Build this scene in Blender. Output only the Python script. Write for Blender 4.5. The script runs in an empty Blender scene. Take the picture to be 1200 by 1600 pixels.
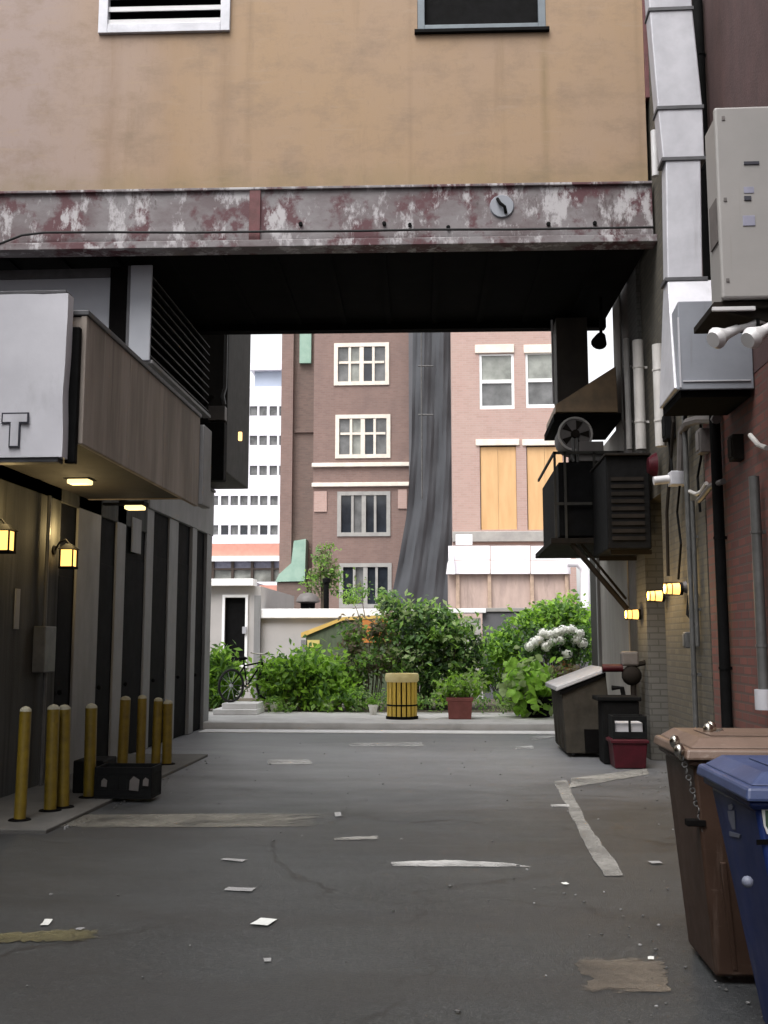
import bpy, bmesh, math, random
from mathutils import Vector, Matrix
R = math.radians
rnd = random.Random(7)
S = bpy.context.scene
COL = S.collection

# ------------------------------------------------------------------ camera, sky, sun, exposure
PITCH, YAW, CAMZ, F = R(7.23), R(3.55), 1.58, 1600.0
cd = bpy.data.cameras.new("camera"); cam = bpy.data.objects.new("camera", cd); COL.objects.link(cam)
cam.location = (0, 0, CAMZ); cam.rotation_euler = (R(90) + PITCH, 0, YAW)
cd.sensor_fit = 'VERTICAL'; cd.sensor_height = 24; cd.sensor_width = 18; cd.lens = 24.0
cd.clip_start = 0.05; cd.clip_end = 2000
S.camera = cam
SUN = Vector((-0.22, -0.40, 0.88)).normalized()
w = bpy.data.worlds.new("World"); S.world = w; w.use_nodes = True
wn, wl = w.node_tree.nodes, w.node_tree.links
bg = wn["Background"]
sky = wn.new("ShaderNodeTexSky"); sky.sky_type = 'NISHITA'; sky.sun_disc = False
sky.sun_elevation = math.asin(SUN.z); sky.sun_rotation = math.atan2(SUN.x, SUN.y)
sky.dust_density = 4.0; sky.air_density = 1.0; sky.ozone_density = 1.0
hs = wn.new("ShaderNodeHueSaturation"); hs.inputs["Saturation"].default_value = 0.10
wl.new(sky.outputs[0], hs.inputs["Color"]); wl.new(hs.outputs[0], bg.inputs["Color"])
bg.inputs["Strength"].default_value = 0.15
sl = bpy.data.lights.new("sun", 'SUN'); sl.energy = 1.4; sl.angle = R(40); sl.color = (1, .96, .93)
so = bpy.data.objects.new("sun", sl); COL.objects.link(so); so.location = SUN * 60
so.rotation_euler = SUN.to_track_quat('Z', 'Y').to_euler()
vs = S.view_settings; vs.view_transform = 'Standard'; vs.look = 'None'; vs.gamma = 1; vs.exposure = 1.22
S.cycles.max_bounces = 6

# ------------------------------------------------------------------ pixel -> world (photograph is 1200 x 1600)
FW = Vector((-math.sin(YAW) * math.cos(PITCH), math.cos(YAW) * math.cos(PITCH), math.sin(PITCH)))
RT = Vector((math.cos(YAW), math.sin(YAW), 0)); UP = RT.cross(FW); C0 = Vector((0, 0, CAMZ))
def ray(u, v): return FW + RT * ((u - 600) / F) - UP * ((v - 800) / F)
def pY(u, v, Y): d = ray(u, v); return C0 + d * (Y / d.y)
def pX(u, v, X): d = ray(u, v); return C0 + d * (X / d.x)
def pZ(u, v, Z=0.0): d = ray(u, v); return C0 + d * ((Z - CAMZ) / d.z)
def rc(u0, v0, u1, v1, Y):
    a, b, c, d = pY(u0, v0, Y), pY(u1, v0, Y), pY(u0, v1, Y), pY(u1, v1, Y)
    return (a.x + c.x) / 2, (b.x + d.x) / 2, (c.z + d.z) / 2, (a.z + b.z) / 2

# ------------------------------------------------------------------ materials
def nt(name):
    m = bpy.data.materials.new(name); m.use_nodes = True
    return m, m.node_tree.nodes, m.node_tree.links, m.node_tree.nodes["Principled BSDF"]
def c4(c): return (c[0], c[1], c[2], 1)
def noise(n, l, vec, scale, stretch=(1, 1, 1), detail=5, rough=.6):
    mp = n.new("ShaderNodeMapping"); mp.inputs["Scale"].default_value = stretch; l.new(vec, mp.inputs["Vector"])
    t = n.new("ShaderNodeTexNoise"); t.inputs["Scale"].default_value = scale
    t.inputs["Detail"].default_value = detail; t.inputs["Roughness"].default_value = rough
    l.new(mp.outputs[0], t.inputs["Vector"]); return t.outputs["Fac"]
def ramp(n, l, fac, lo, hi):
    r = n.new("ShaderNodeMapRange"); r.inputs["From Min"].default_value = lo; r.inputs["From Max"].default_value = hi
    l.new(fac, r.inputs["Value"]); return r.outputs[0]
def mix(n, l, fac, a, b):
    x = n.new("ShaderNodeMix"); x.data_type = 'RGBA'; ins = x.inputs
    if fac is not None:
        if isinstance(fac, (int, float)): ins[0].default_value = fac
        else: l.new(fac, ins[0])
    for sk, val in ((ins[6], a), (ins[7], b)):
        if isinstance(val, tuple): sk.default_value = c4(val)
        else: l.new(val, sk)
    return x.outputs[2]
def bump(n, l, p, h, strength, dist=.01):
    b = n.new("ShaderNodeBump"); b.inputs["Strength"].default_value = strength; b.inputs["Distance"].default_value = dist
    l.new(h, b.inputs["Height"]); l.new(b.outputs[0], p.inputs["Normal"])
KA = 1.0
def kd(c): return tuple(x*KA for x in c)
def mat(name, c1, c2=None, rough=.75, scale=5, stretch=(1, 1, 1), lo=.35, hi=.65, bp=.15, bscale=45, metal=0, stains=(), spec=.5, rvar=.12):
    m, n, l, p = nt(name)
    if c2 is None: c2 = tuple(x * .72 for x in c1)
    c1, c2 = kd(c1), kd(c2)
    tc = n.new("ShaderNodeTexCoord").outputs["Object"]
    col = mix(n, l, ramp(n, l, noise(n, l, tc, scale, stretch), lo, hi), c1, c2)
    for (sc, sscale, sstretch, slo, shi, amt) in stains:
        sc = kd(sc)
        f = ramp(n, l, noise(n, l, tc, sscale, sstretch, 6, .65), slo, shi)
        mm = n.new("ShaderNodeMath"); mm.operation = 'MULTIPLY'; l.new(f, mm.inputs[0]); mm.inputs[1].default_value = amt
        col = mix(n, l, mm.outputs[0], col, sc)
    l.new(col, p.inputs["Base Color"])
    rr = n.new("ShaderNodeMapRange"); rr.inputs["To Min"].default_value = max(.02, rough - rvar); rr.inputs["To Max"].default_value = min(1, rough + rvar)
    l.new(noise(n, l, tc, scale * 1.7), rr.inputs["Value"]); l.new(rr.outputs[0], p.inputs["Roughness"])
    p.inputs["Metallic"].default_value = metal; p.inputs["Specular IOR Level"].default_value = spec
    if bp: bump(n, l, p, noise(n, l, tc, bscale), bp)
    return m
def brickmat(name, c1, c2, mortar, bw=.21, bh=.075, ms=.01, rough=.85, bp=.5, stain=(.1, .09, .08), samt=.35):
    c1, c2, mortar, stain = kd(c1), kd(c2), kd(mortar), kd(stain)
    m, n, l, p = nt(name)
    tc = n.new("ShaderNodeTexCoord").outputs["Object"]; ge = n.new("ShaderNodeNewGeometry")
    sx = n.new("ShaderNodeSeparateXYZ"); l.new(tc, sx.inputs[0])
    sn = n.new("ShaderNodeSeparateXYZ"); l.new(ge.outputs["True Normal"], sn.inputs[0])
    ab = n.new("ShaderNodeMath"); ab.operation = 'ABSOLUTE'; l.new(sn.outputs[0], ab.inputs[0])
    gt = n.new("ShaderNodeMath"); gt.operation = 'GREATER_THAN'; gt.inputs[1].default_value = .6; l.new(ab.outputs[0], gt.inputs[0])
    mx = n.new("ShaderNodeMix"); l.new(gt.outputs[0], mx.inputs[0]); l.new(sx.outputs[0], mx.inputs[2]); l.new(sx.outputs[1], mx.inputs[3])
    cb = n.new("ShaderNodeCombineXYZ"); l.new(mx.outputs[0], cb.inputs[0]); l.new(sx.outputs[2], cb.inputs[1])
    b = n.new("ShaderNodeTexBrick"); b.inputs["Scale"].default_value = 1; b.inputs["Brick Width"].default_value = bw
    b.inputs["Row Height"].default_value = bh; b.inputs["Mortar Size"].default_value = ms; b.inputs["Bias"].default_value = -.1
    b.inputs["Color1"].default_value = c4(c1); b.inputs["Color2"].default_value = c4(c2); b.inputs["Mortar"].default_value = c4(mortar)
    l.new(cb.outputs[0], b.inputs["Vector"])
    f = ramp(n, l, noise(n, l, tc, 1.2, (1, 1, .6), 8, .7), .42, .72)
    mm = n.new("ShaderNodeMath"); mm.operation = 'MULTIPLY'; l.new(f, mm.inputs[0]); mm.inputs[1].default_value = samt
    l.new(mix(n, l, mm.outputs[0], b.outputs["Color"], stain), p.inputs["Base Color"])
    p.inputs["Roughness"].default_value = rough
    iv = n.new("ShaderNodeMath"); iv.operation = 'SUBTRACT'; iv.inputs[0].default_value = 1; l.new(b.outputs["Fac"], iv.inputs[1])
    bump(n, l, p, iv.outputs[0], bp, .012)
    return m
def glow(name, col, st):
    m, n, l, p = nt(name)
    p.inputs["Base Color"].default_value = c4(col); p.inputs["Emission Color"].default_value = c4(col); p.inputs["Emission Strength"].default_value = st
    return m
def facade_mat():
    m, n, l, p = nt("tan_stucco")
    tc = n.new("ShaderNodeTexCoord").outputs["Object"]
    col = mix(n, l, ramp(n, l, noise(n, l, tc, .45, (1, 1, .7), 6, .6), .38, .62), (.30, .203, .122), (.29, .203, .140))
    sx = n.new("ShaderNodeSeparateXYZ"); l.new(tc, sx.inputs[0])
    # greyer, rosier paint towards the left end, with a ragged border
    wob = n.new("ShaderNodeMath"); wob.operation = 'MULTIPLY_ADD'; l.new(noise(n, l, tc, 1.1, (1, 1, .35), 5), wob.inputs[0]); wob.inputs[1].default_value = 2.2; l.new(sx.outputs[0], wob.inputs[2])
    col = mix(n, l, ramp(n, l, wob.outputs[0], -2.6, -4.6), col, (.28, .215, .188))
    col = mix(n, l, ramp(n, l, noise(n, l, tc, 2.2, (1, 1, .08), 6, .7), .60, .85), col, (.215, .145, .09))
    col = mix(n, l, ramp(n, l, noise(n, l, tc, 14, (1, 1, .35), 8, .75), .55, .9), col, (.215, .15, .10))
    # rust and dirt runs below the corners of the window and the vent
    zf = ramp(n, l, sx.outputs[2], 2.6, -.1)
    for (x, wd, a, cc) in STREAKS:
        d = n.new("ShaderNodeMath"); d.operation = 'SUBTRACT'; l.new(sx.outputs[0], d.inputs[0]); d.inputs[1].default_value = x
        d2 = n.new("ShaderNodeMath"); d2.operation = 'ABSOLUTE'; l.new(d.outputs[0], d2.inputs[0])
        k = ramp(n, l, d2.outputs[0], wd, 0)
        q = n.new("ShaderNodeMath"); q.operation = 'MULTIPLY'; l.new(k, q.inputs[0]); l.new(ramp(n, l, noise(n, l, tc, 1.6, (3, 1, .5), 6, .7), .25, .7), q.inputs[1])
        q2 = n.new("ShaderNodeMath"); q2.operation = 'MULTIPLY'; l.new(q.outputs[0], q2.inputs[0]); q2.inputs[1].default_value = a
        col = mix(n, l, q2.outputs[0], col, cc)
    col = mix(n, l, ramp(n, l, noise(n, l, tc, 1.3, (1, 1, 1.6), 8, .72), .48, .75), col, (.20, .142, .098))
    col = mix(n, l, ramp(n, l, noise(n, l, tc, 5, (.35, 1, 2.2), 6, .7), .56, .8), col, (.30, .22, .155))
    # mossy dirt along the bottom edge
    wb = n.new("ShaderNodeMath"); wb.operation = 'MULTIPLY_ADD'; l.new(noise(n, l, tc, 3.2, (1, 1, .3), 6), wb.inputs[0]); wb.inputs[1].default_value = -.55; l.new(sx.outputs[2], wb.inputs[2])
    e = ramp(n, l, wb.outputs[0], .12, -.30)
    e2 = n.new("ShaderNodeMath"); e2.operation = 'MULTIPLY'; l.new(e, e2.inputs[0]); e2.inputs[1].default_value = .5
    col = mix(n, l, e2.outputs[0], col, (.17, .135, .06))
    l.new(col, p.inputs["Base Color"]); p.inputs["Roughness"].default_value = .85
    bump(n, l, p, noise(n, l, tc, 60, (1, 1, 1), 6), .25, .006)
    return m
def rustbeam_mat():
    m, n, l, p = nt("flaking_painted_steel")
    tc = n.new("ShaderNodeTexCoord").outputs["Object"]
    a = ramp(n, l, noise(n, l, tc, 1.1, (.7, 1, 1.2), 6, .65), .40, .60)
    col = mix(n, l, a, (.185, .172, .178), (.105, .08, .084))
    b = ramp(n, l, noise(n, l, tc, 2.3, (.8, 1, .8), 6, .65), .49, .57)
    col = mix(n, l, b, col, (.075, .024, .03))
    c = ramp(n, l, noise(n, l, tc, 4.2, (1, 1, .5), 7, .7), .52, .60)
    col = mix(n, l, c, col, (.36, .345, .355))
    d = ramp(n, l, noise(n, l, tc, 4, (.7, 1, .3), 7, .75), .58, .68)
    col = mix(n, l, d, col, (.06, .042, .042))
    l.new(col, p.inputs["Base Color"]); p.inputs["Roughness"].default_value = .7
    bump(n, l, p, noise(n, l, tc, 12, (1, 1, 1), 8), .4, .01)
    return m
def asphalt_mat(name="asphalt", k=1.0):
    m, n, l, p = nt(name)
    tc = n.new("ShaderNodeTexCoord").outputs["Object"]
    col = mix(n, l, ramp(n, l, noise(n, l, tc, .8, (1, 1.6, 1), 8, .65), .35, .68), (.0135, .0160, .0180), (.0250, .0282, .0308))
    col = mix(n, l, ramp(n, l, noise(n, l, tc, 22, (1, 1, 1), 7, .8), .50, .72), col, (.044, .047, .049))
    col = mix(n, l, ramp(n, l, noise(n, l, tc, 2.6, (1, 1, 1), 7, .75), .60, .70), col, (.016, .0165, .017))
    col = mix(n, l, ramp(n, l, noise(n, l, tc, 95, (1, 1, 1), 3, .75), .53, .70), col, (.085, .088, .09))
    pa = ramp(n, l, noise(n, l, tc, .32, (.7, 2.4, 1), 5, .5), .50, .56)
    q = n.new("ShaderNodeMath"); q.operation = 'MULTIPLY'; l.new(pa, q.inputs[0]); q.inputs[1].default_value = .5
    col = mix(n, l, q.outputs[0], col, (.020, .020, .021))
    vo = n.new("ShaderNodeTexVoronoi"); vo.feature = 'DISTANCE_TO_EDGE'; vo.inputs["Scale"].default_value = .42
    wv = n.new("ShaderNodeVectorMath"); wv.operation = 'ADD'; l.new(tc, wv.inputs[0])
    nz = n.new("ShaderNodeTexNoise"); nz.inputs["Scale"].default_value = 1.6; nz.inputs["Detail"].default_value = 6; l.new(tc, nz.inputs["Vector"]); l.new(nz.outputs["Color"], wv.inputs[1]); l.new(wv.outputs[0], vo.inputs["Vector"])
    cr_ = ramp(n, l, vo.outputs["Distance"], .014, .004)
    cm_ = n.new("ShaderNodeMath"); cm_.operation = 'MULTIPLY'; l.new(cr_, cm_.inputs[0]); l.new(ramp(n, l, noise(n, l, tc, .5), .42, .58), cm_.inputs[1])
    col = mix(n, l, cm_.outputs[0], col, (.006, .006, .007))
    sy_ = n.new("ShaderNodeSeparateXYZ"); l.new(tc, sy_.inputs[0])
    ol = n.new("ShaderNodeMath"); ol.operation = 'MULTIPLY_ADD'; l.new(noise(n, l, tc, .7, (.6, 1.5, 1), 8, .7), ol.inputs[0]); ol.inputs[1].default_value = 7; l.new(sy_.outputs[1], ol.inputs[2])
    far_light = ramp(n, l, ol.outputs[0], 13.0, 21.5)
    om = n.new("ShaderNodeMath"); om.operation = 'MULTIPLY'; om.inputs[1].default_value = .9; l.new(far_light, om.inputs[0])
    col = mix(n, l, om.outputs[0], col, (.20, .204, .218))  # far end lightened: open-sky light and sheen put into the colour
    l.new(col, p.inputs["Base Color"])
    rr = n.new("ShaderNodeMapRange"); rr.inputs["To Min"].default_value = .28; rr.inputs["To Max"].default_value = .55
    l.new(noise(n, l, tc, .9, (.6, 2.2, 1), 6, .6), rr.inputs["Value"]); l.new(rr.outputs[0], p.inputs["Roughness"])
    p.inputs["Specular IOR Level"].default_value = .5
    bump(n, l, p, noise(n, l, tc, 60, (1, 1, 1), 6, .8), .6, .02)
    return m
def paint_mat(name, c, bare=.5, feather=False):
    m, n, l, p = nt(name)
    tc = n.new("ShaderNodeTexCoord").outputs["Object"]
    a = ramp(n, l, noise(n, l, tc, 16, (1, .6, 1), 8, .8), bare - .16, bare + .14)
    a2 = ramp(n, l, noise(n, l, tc, 1.7, (1, 1, 1), 4), .30, .75)
    if feather:
        g_ = n.new("ShaderNodeTexCoord").outputs["Generated"]; sg_ = n.new("ShaderNodeSeparateXYZ"); l.new(g_, sg_.inputs[0])
        pr = None
        for k in (0, 1):
            pp_ = n.new("ShaderNodeMath"); pp_.operation = 'PINGPONG'; pp_.inputs[1].default_value = .5; l.new(sg_.outputs[k], pp_.inputs[0])
            nx_ = n.new("ShaderNodeMath"); nx_.operation = 'MULTIPLY_ADD'; l.new(noise(n, l, tc, 5 + 3*k, (1, 2, 1), 7, .7), nx_.inputs[0]); nx_.inputs[1].default_value = -.55; l.new(pp_.outputs[0], nx_.inputs[2])
            e_ = ramp(n, l, nx_.outputs[0], .02, -.22)
            m3 = n.new("ShaderNodeMath"); m3.operation = 'MAXIMUM'; l.new(a2, m3.inputs[0]); l.new(e_, m3.inputs[1]); a2 = m3.outputs[0]
    am = n.new('ShaderNodeMath'); am.operation = 'MAXIMUM'; l.new(a, am.inputs[0]); l.new(a2, am.inputs[1]); a = am.outputs[0]
    l.new(mix(n, l, ramp(n, l, noise(n, l, tc, 2.5), .35, .65), c, tuple(x * .65 for x in c)), p.inputs["Base Color"]); p.inputs["Roughness"].default_value = .7
    bump(n, l, p, noise(n, l, tc, 70), .2, .004)
    tr = n.new("ShaderNodeBsdfTransparent"); ms = n.new("ShaderNodeMixShader")
    l.new(a, ms.inputs[0]); l.new(p.outputs[0], ms.inputs[1]); l.new(tr.outputs[0], ms.inputs[2]); l.new(ms.outputs[0], n["Material Output"].inputs[0])
    return m
def leafmat(name, c):
    m, n, l, p = nt(name)
    oi = n.new("ShaderNodeTexCoord").outputs["Object"]
    col = mix(n, l, ramp(n, l, noise(n, l, oi, 9), .35, .65), c, tuple(x * .6 for x in c))
    l.new(col, p.inputs["Base Color"]); p.inputs["Roughness"].default_value = .55
    tr = n.new("ShaderNodeBsdfTranslucent"); l.new(col, tr.inputs[0])
    ms = n.new("ShaderNodeMixShader"); ms.inputs[0].default_value = .5
    l.new(p.outputs[0], ms.inputs[1]); l.new(tr.outputs[0], ms.inputs[2]); l.new(ms.outputs[0], n["Material Output"].inputs[0])
    return m
def glassmat(name, c=(.03, .035, .045), rough=.08):
    m, n, l, p = nt(name)
    tc = n.new("ShaderNodeTexCoord").outputs["Object"]
    l.new(mix(n, l, ramp(n, l, noise(n, l, tc, 1.5), .35, .65), c, tuple(x * .45 for x in c)), p.inputs["Base Color"]); p.inputs["Roughness"].default_value = rough
    return m

# ------------------------------------------------------------------ mesh builder
class MB:
    def __init__(s): s.v, s.f, s.mi = [], [], []; s.cur = 0
    def add(s, vs, fs):
        b = len(s.v); s.v += [Vector(x) for x in vs]
        for f in fs: s.f.append(tuple(b + i for i in f)); s.mi.append(s.cur)
        return s
    def box(s, x0, x1, y0, y1, z0, z1):
        return s.add([(x0,y0,z0),(x1,y0,z0),(x1,y1,z0),(x0,y1,z0),(x0,y0,z1),(x1,y0,z1),(x1,y1,z1),(x0,y1,z1)],
                     [(0,3,2,1),(4,5,6,7),(0,1,5,4),(1,2,6,5),(2,3,7,6),(3,0,4,7)])
    def frust(s, b0, z0, b1, z1):   # tapered box; b = (x0,x1,y0,y1)
        q = lambda b, z: [(b[0],b[2],z),(b[1],b[2],z),(b[1],b[3],z),(b[0],b[3],z)]
        return s.add(q(b0, z0) + q(b1, z1), [(0,3,2,1),(4,5,6,7),(0,1,5,4),(1,2,6,5),(2,3,7,6),(3,0,4,7)])
    def hexa(s, pts): return s.add(pts, [(0,3,2,1),(4,5,6,7),(0,1,5,4),(1,2,6,5),(2,3,7,6),(3,0,4,7)])
    def prism(s, pts, off):         # polygon extruded by a vector
        n = len(pts); off = Vector(off)
        a = [Vector(p) for p in pts]; b = [p + off for p in a]
        return s.add(a + b, [tuple(range(n))[::-1], tuple(range(n, 2*n))] + [(i, (i+1) % n, n + (i+1) % n, n + i) for i in range(n)])
    def cyl(s, p0, p1, r0, r1=None, n=12, caps=True):
        r1 = r0 if r1 is None else r1
        p0, p1 = Vector(p0), Vector(p1); d = (p1 - p0).normalized()
        a = d.orthogonal().normalized(); b = d.cross(a)
        vs = [p0 + (a*math.cos(t) + b*math.sin(t))*r0 for t in [2*math.pi*i/n for i in range(n)]] + \
             [p1 + (a*math.cos(t) + b*math.sin(t))*r1 for t in [2*math.pi*i/n for i in range(n)]]
        fs = [(i, (i+1) % n, n + (i+1) % n, n + i) for i in range(n)]
        if caps: fs += [tuple(range(n))[::-1], tuple(range(n, 2*n))]
        return s.add(vs, fs)
    def tube(s, path, r, n=8):
        path = [Vector(p) for p in path]; rings = []; a = None
        for i, p in enumerate(path):
            d = (path[min(i+1, len(path)-1)] - path[max(i-1, 0)]).normalized()
            a = d.orthogonal().normalized() if a is None else (a - d*a.dot(d)).normalized()
            b = d.cross(a); rr = r[i] if isinstance(r, (list, tuple)) else r
            rings.append([p + (a*math.cos(2*math.pi*k/n) + b*math.sin(2*math.pi*k/n))*rr for k in range(n)])
        vs = [x for ring in rings for x in ring]; m = len(path)
        fs = [(j*n + k, j*n + (k+1) % n, (j+1)*n + (k+1) % n, (j+1)*n + k) for j in range(m-1) for k in range(n)]
        return s.add(vs, fs + [tuple(range(n))[::-1], tuple(range((m-1)*n, m*n))])
    def lathe(s, c, prof, n=20):    # prof [(r,z)] about a vertical axis
        c = Vector(c)
        vs = [c + Vector((r*math.cos(2*math.pi*k/n), r*math.sin(2*math.pi*k/n), z)) for r, z in prof for k in range(n)]
        m = len(prof)
        fs = [(j*n + k, j*n + (k+1) % n, (j+1)*n + (k+1) % n, (j+1)*n + k) for j in range(m-1) for k in range(n)]
        return s.add(vs, fs + [tuple(range(n))[::-1], tuple(range((m-1)*n, m*n))])
    def torus(s, c, R0, r, axis='y', n=28, k=8):
        c = Vector(c); vs = []
        for i in range(n):
            t = 2*math.pi*i/n
            for j in range(k):
                q = 2*math.pi*j/k; rr = R0 + r*math.cos(q); h = r*math.sin(q)
                p = {'y': (rr*math.cos(t), h, rr*math.sin(t)), 'x': (h, rr*math.cos(t), rr*math.sin(t)), 'z': (rr*math.cos(t), rr*math.sin(t), h)}[axis]
                vs.append(c + Vector(p))
        return s.add(vs, [(i*k + j, ((i+1) % n)*k + j, ((i+1) % n)*k + (j+1) % k, i*k + (j+1) % k) for i in range(n) for j in range(k)])
    def sph(s, c, r, n=12, sc=(1, 1, 1)):
        c = Vector(c); m = n // 2
        prof = [(max(1e-4, math.sin(math.pi*i/m)), -math.cos(math.pi*i/m)) for i in range(m+1)]
        vs = [c + Vector((r*sc[0]*a*math.cos(2*math.pi*k/n), r*sc[1]*a*math.sin(2*math.pi*k/n), r*sc[2]*z)) for a, z in prof for k in range(n)]
        return s.add(vs, [(j*n + k, j*n + (k+1) % n, (j+1)*n + (k+1) % n, (j+1)*n + k) for j in range(m) for k in range(n)])
    def sheet(s, pts, z0, t=.004):  # a thin slab on the ground
        return s.prism([(p.x, p.y, z0) for p in pts], (0, 0, t))
    def wall(s, x0, x1, z0, z1, y, holes, d):  # wall facing -Y with holes (hx0,hx1,hz0,hz1) and reveals of depth d
        xs = sorted({x0, x1} | {a for h in holes for a in h[:2]}); zs = sorted({z0, z1} | {a for h in holes for a in h[2:]})
        for i in range(len(xs)-1):
            for j in range(len(zs)-1):
                cx, cz = (xs[i]+xs[i+1])/2, (zs[j]+zs[j+1])/2
                if cx < x0 or cx > x1 or cz < z0 or cz > z1 or any(h[0] < cx < h[1] and h[2] < cz < h[3] for h in holes): continue
                s.add([(xs[i],y,zs[j]),(xs[i+1],y,zs[j]),(xs[i+1],y,zs[j+1]),(xs[i],y,zs[j+1])], [(0,1,2,3)])
        for a, b, c, e in holes:
            s.add([(a,y,c),(a,y,e),(a,y+d,e),(a,y+d,c)], [(0,1,2,3)]); s.add([(b,y,c),(b,y+d,c),(b,y+d,e),(b,y,e)], [(0,1,2,3)])
            s.add([(a,y,c),(a,y+d,c),(b,y+d,c),(b,y,c)], [(0,1,2,3)]); s.add([(a,y,e),(b,y,e),(b,y+d,e),(a,y+d,e)], [(0,1,2,3)])
        return s
    def shell(s, x0, x1, y0, y1, z0, z1):   # the other walls and the roof of a building whose front is a wall()
        return s.add([(x0,y0,z0),(x1,y0,z0),(x1,y1,z0),(x0,y1,z0),(x0,y0,z1),(x1,y0,z1),(x1,y1,z1),(x0,y1,z1)], [(4,5,6,7),(1,2,6,5),(2,3,7,6),(3,0,4,7)])

ORG = {}
def build(mb, name, mats, parent=None, base=None, smooth=False, bevel=0, local=False, fix=True):
    """one mesh object; verts are world coordinates unless local"""
    me = bpy.data.meshes.new(name); o = bpy.data.objects.new(name, me); COL.objects.link(o)
    if parent is not None: org = ORG[parent.name]; o.parent = parent
    else:
        if base is None:
            xs, ys, zs = zip(*[(v.x, v.y, v.z) for v in mb.v]); base = ((min(xs)+max(xs))/2, (min(ys)+max(ys))/2, min(zs))
        org = Vector(base); o.location = org
    ORG[o.name] = org
    sub = Vector((0, 0, 0)) if local else org
    me.from_pydata([tuple(v - sub) for v in mb.v], [], mb.f)
    for m in (mats if isinstance(mats, (list, tuple)) else [mats]): me.materials.append(m)
    me.polygons.foreach_set("material_index", mb.mi)
    if fix and len(mb.v) < 5000:
        bm = bmesh.new(); bm.from_mesh(me); bmesh.ops.recalc_face_normals(bm, faces=bm.faces); bm.to_mesh(me); bm.free()
    if smooth:
        me.polygons.foreach_set("use_smooth", [True]*len(me.polygons))
        me.set_sharp_from_angle(angle=R(40))
    if bevel:
        b = o.modifiers.new("bevel", 'BEVEL'); b.width = bevel; b.segments = 2; b.limit_method = 'ANGLE'; b.angle_limit = R(40)
    me.update(); return o
def tag(o, label=None, cat=None, group=None, kind=None):
    if label: o["label"] = label
    if cat: o["category"] = cat
    if group: o["group"] = group
    if kind: o["kind"] = kind
    return o
def thing(name, label, cat, base=(0, 0, 0), rz=0, group=None):
    o = bpy.data.objects.new(name, None); COL.objects.link(o); o.empty_display_size = .2
    o.location = base; o.rotation_euler = (0, 0, rz); ORG[o.name] = Vector(base)
    return tag(o, label, cat, group)
def dup(root, loc, label, rz=None):
    def cp(o, par):
        c = o.copy(); COL.objects.link(c)
        if par is not None: c.parent = par
        for ch in list(o.children): cp(ch, c)
        return c
    c = cp(root, None); c.location = loc; c["label"] = label
    if rz is not None: c.rotation_euler = (0, 0, rz)
    return c

# ------------------------------------------------------------------ palette
M = {}
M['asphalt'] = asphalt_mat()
M['kerbpave'] = mat('grimy_pavement', (0.0840, 0.0800, 0.0736), (0.0600, 0.0576, 0.0544), .85, 2.5, bp=.3, stains=(((.04, .04, .038), 1.5, (1, 1, 1), .5, .7, .6),))
M['concrete'] = mat("concrete", (.52, .51, .50), (.42, .41, .40), .85, 2.5, bp=.3, stains=(((.2, .19, .18), 1.3, (1, 1, 1), .55, .75, .5),))
M['apron'] = mat("pale_concrete", (.78, .77, .76), (.66, .65, .64), .8, 3, bp=.3)
M['soil'] = mat("garden_soil", (.075, .06, .04), (.04, .035, .022), .95, 6, bp=.8, bscale=20)
M['white_paint'] = paint_mat("worn_white_paint", (.26, .255, .24), .60)
M['white_dash'] = paint_mat("white_road_dash", (.50, .50, .49), .66)
M['tan_strip'] = paint_mat("tan_concrete_strip", (.17, .162, .14), .66, True)
M['yellow_line'] = paint_mat("faded_yellow_line", (.12, .105, .05), .54, True)
M['patch'] = paint_mat("dusty_patch", (.155, .128, .10), .58, True)
M['rust'] = rustbeam_mat()
KA = .70
M['maroon'] = mat("maroon_primer", (.17, .05, .055), (.12, .04, .04), .7, 9, bp=.3)
M['soffit'] = mat("black_soffit", (.006, .0055, .0055), (.004, .0035, .0035), 1.0, 3, bp=.2, spec=.05)  # plain near-black base for undersides, gaps and backings
M['black'] = mat("black_metal", (0.0084, 0.0084, 0.0090), (0.0048, 0.0048, 0.0048), .8, 8, spec=0.08)
M['black_rubber'] = mat("black_rubber", (.015, .015, .016), rough=.8)
M['galv'] = mat("galvanised_steel", (0.6768, 0.6768, 0.7272), (0.5328, 0.5328, 0.5760), .5, 3, (1, 1, 1), metal=.15, bp=.08, bscale=20, stains=(((.30, .28, .27), 3, (3, 3, .25), .6, .85, .5),))
M['seam'] = mat("dark_steel_seam", (.13, .13, .14), rough=.6, metal=.4)
M['greybox'] = mat("painted_grey_steel", (0.3200, 0.3392, 0.3840), (0.2720, 0.2880, 0.3280), .5, 2.5, bp=.05, stains=(((.16, .15, .14), 4, (3, 3, .2), .62, .9, .5),))
M['cabinet'] = mat("beige_grey_enamel", (0.3672, 0.3499, 0.3384), (0.3240, 0.3125, 0.3024), .5, 2, bp=.05, stains=(((.22, .19, .16), 5, (4, 4, .15), .62, .9, .5),))
M['white_plastic'] = mat("white_enamel", (.74, .73, .74), (.66, .65, .66), .4, 4, bp=.03)
M['sign'] = mat("white_sign_vinyl", (0.7937, 0.7937, 0.8537), (0.6975, 0.6975, 0.7575), .5, 1.8, bp=.25, bscale=4, stains=(((.24, .24, .255), 2.5, (1, 1, .4), .58, .85, .5),))
M['panel'] = mat("pale_grey_panel", (0.4560, 0.4750, 0.5225), (0.3990, 0.4180, 0.4655), .6, 1.3, bp=.05)
M['louvre'] = mat("dark_louvre", (.085, .08, .075), (.05, .047, .045), .7, 6)  # dark grey base, mottled at random
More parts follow.
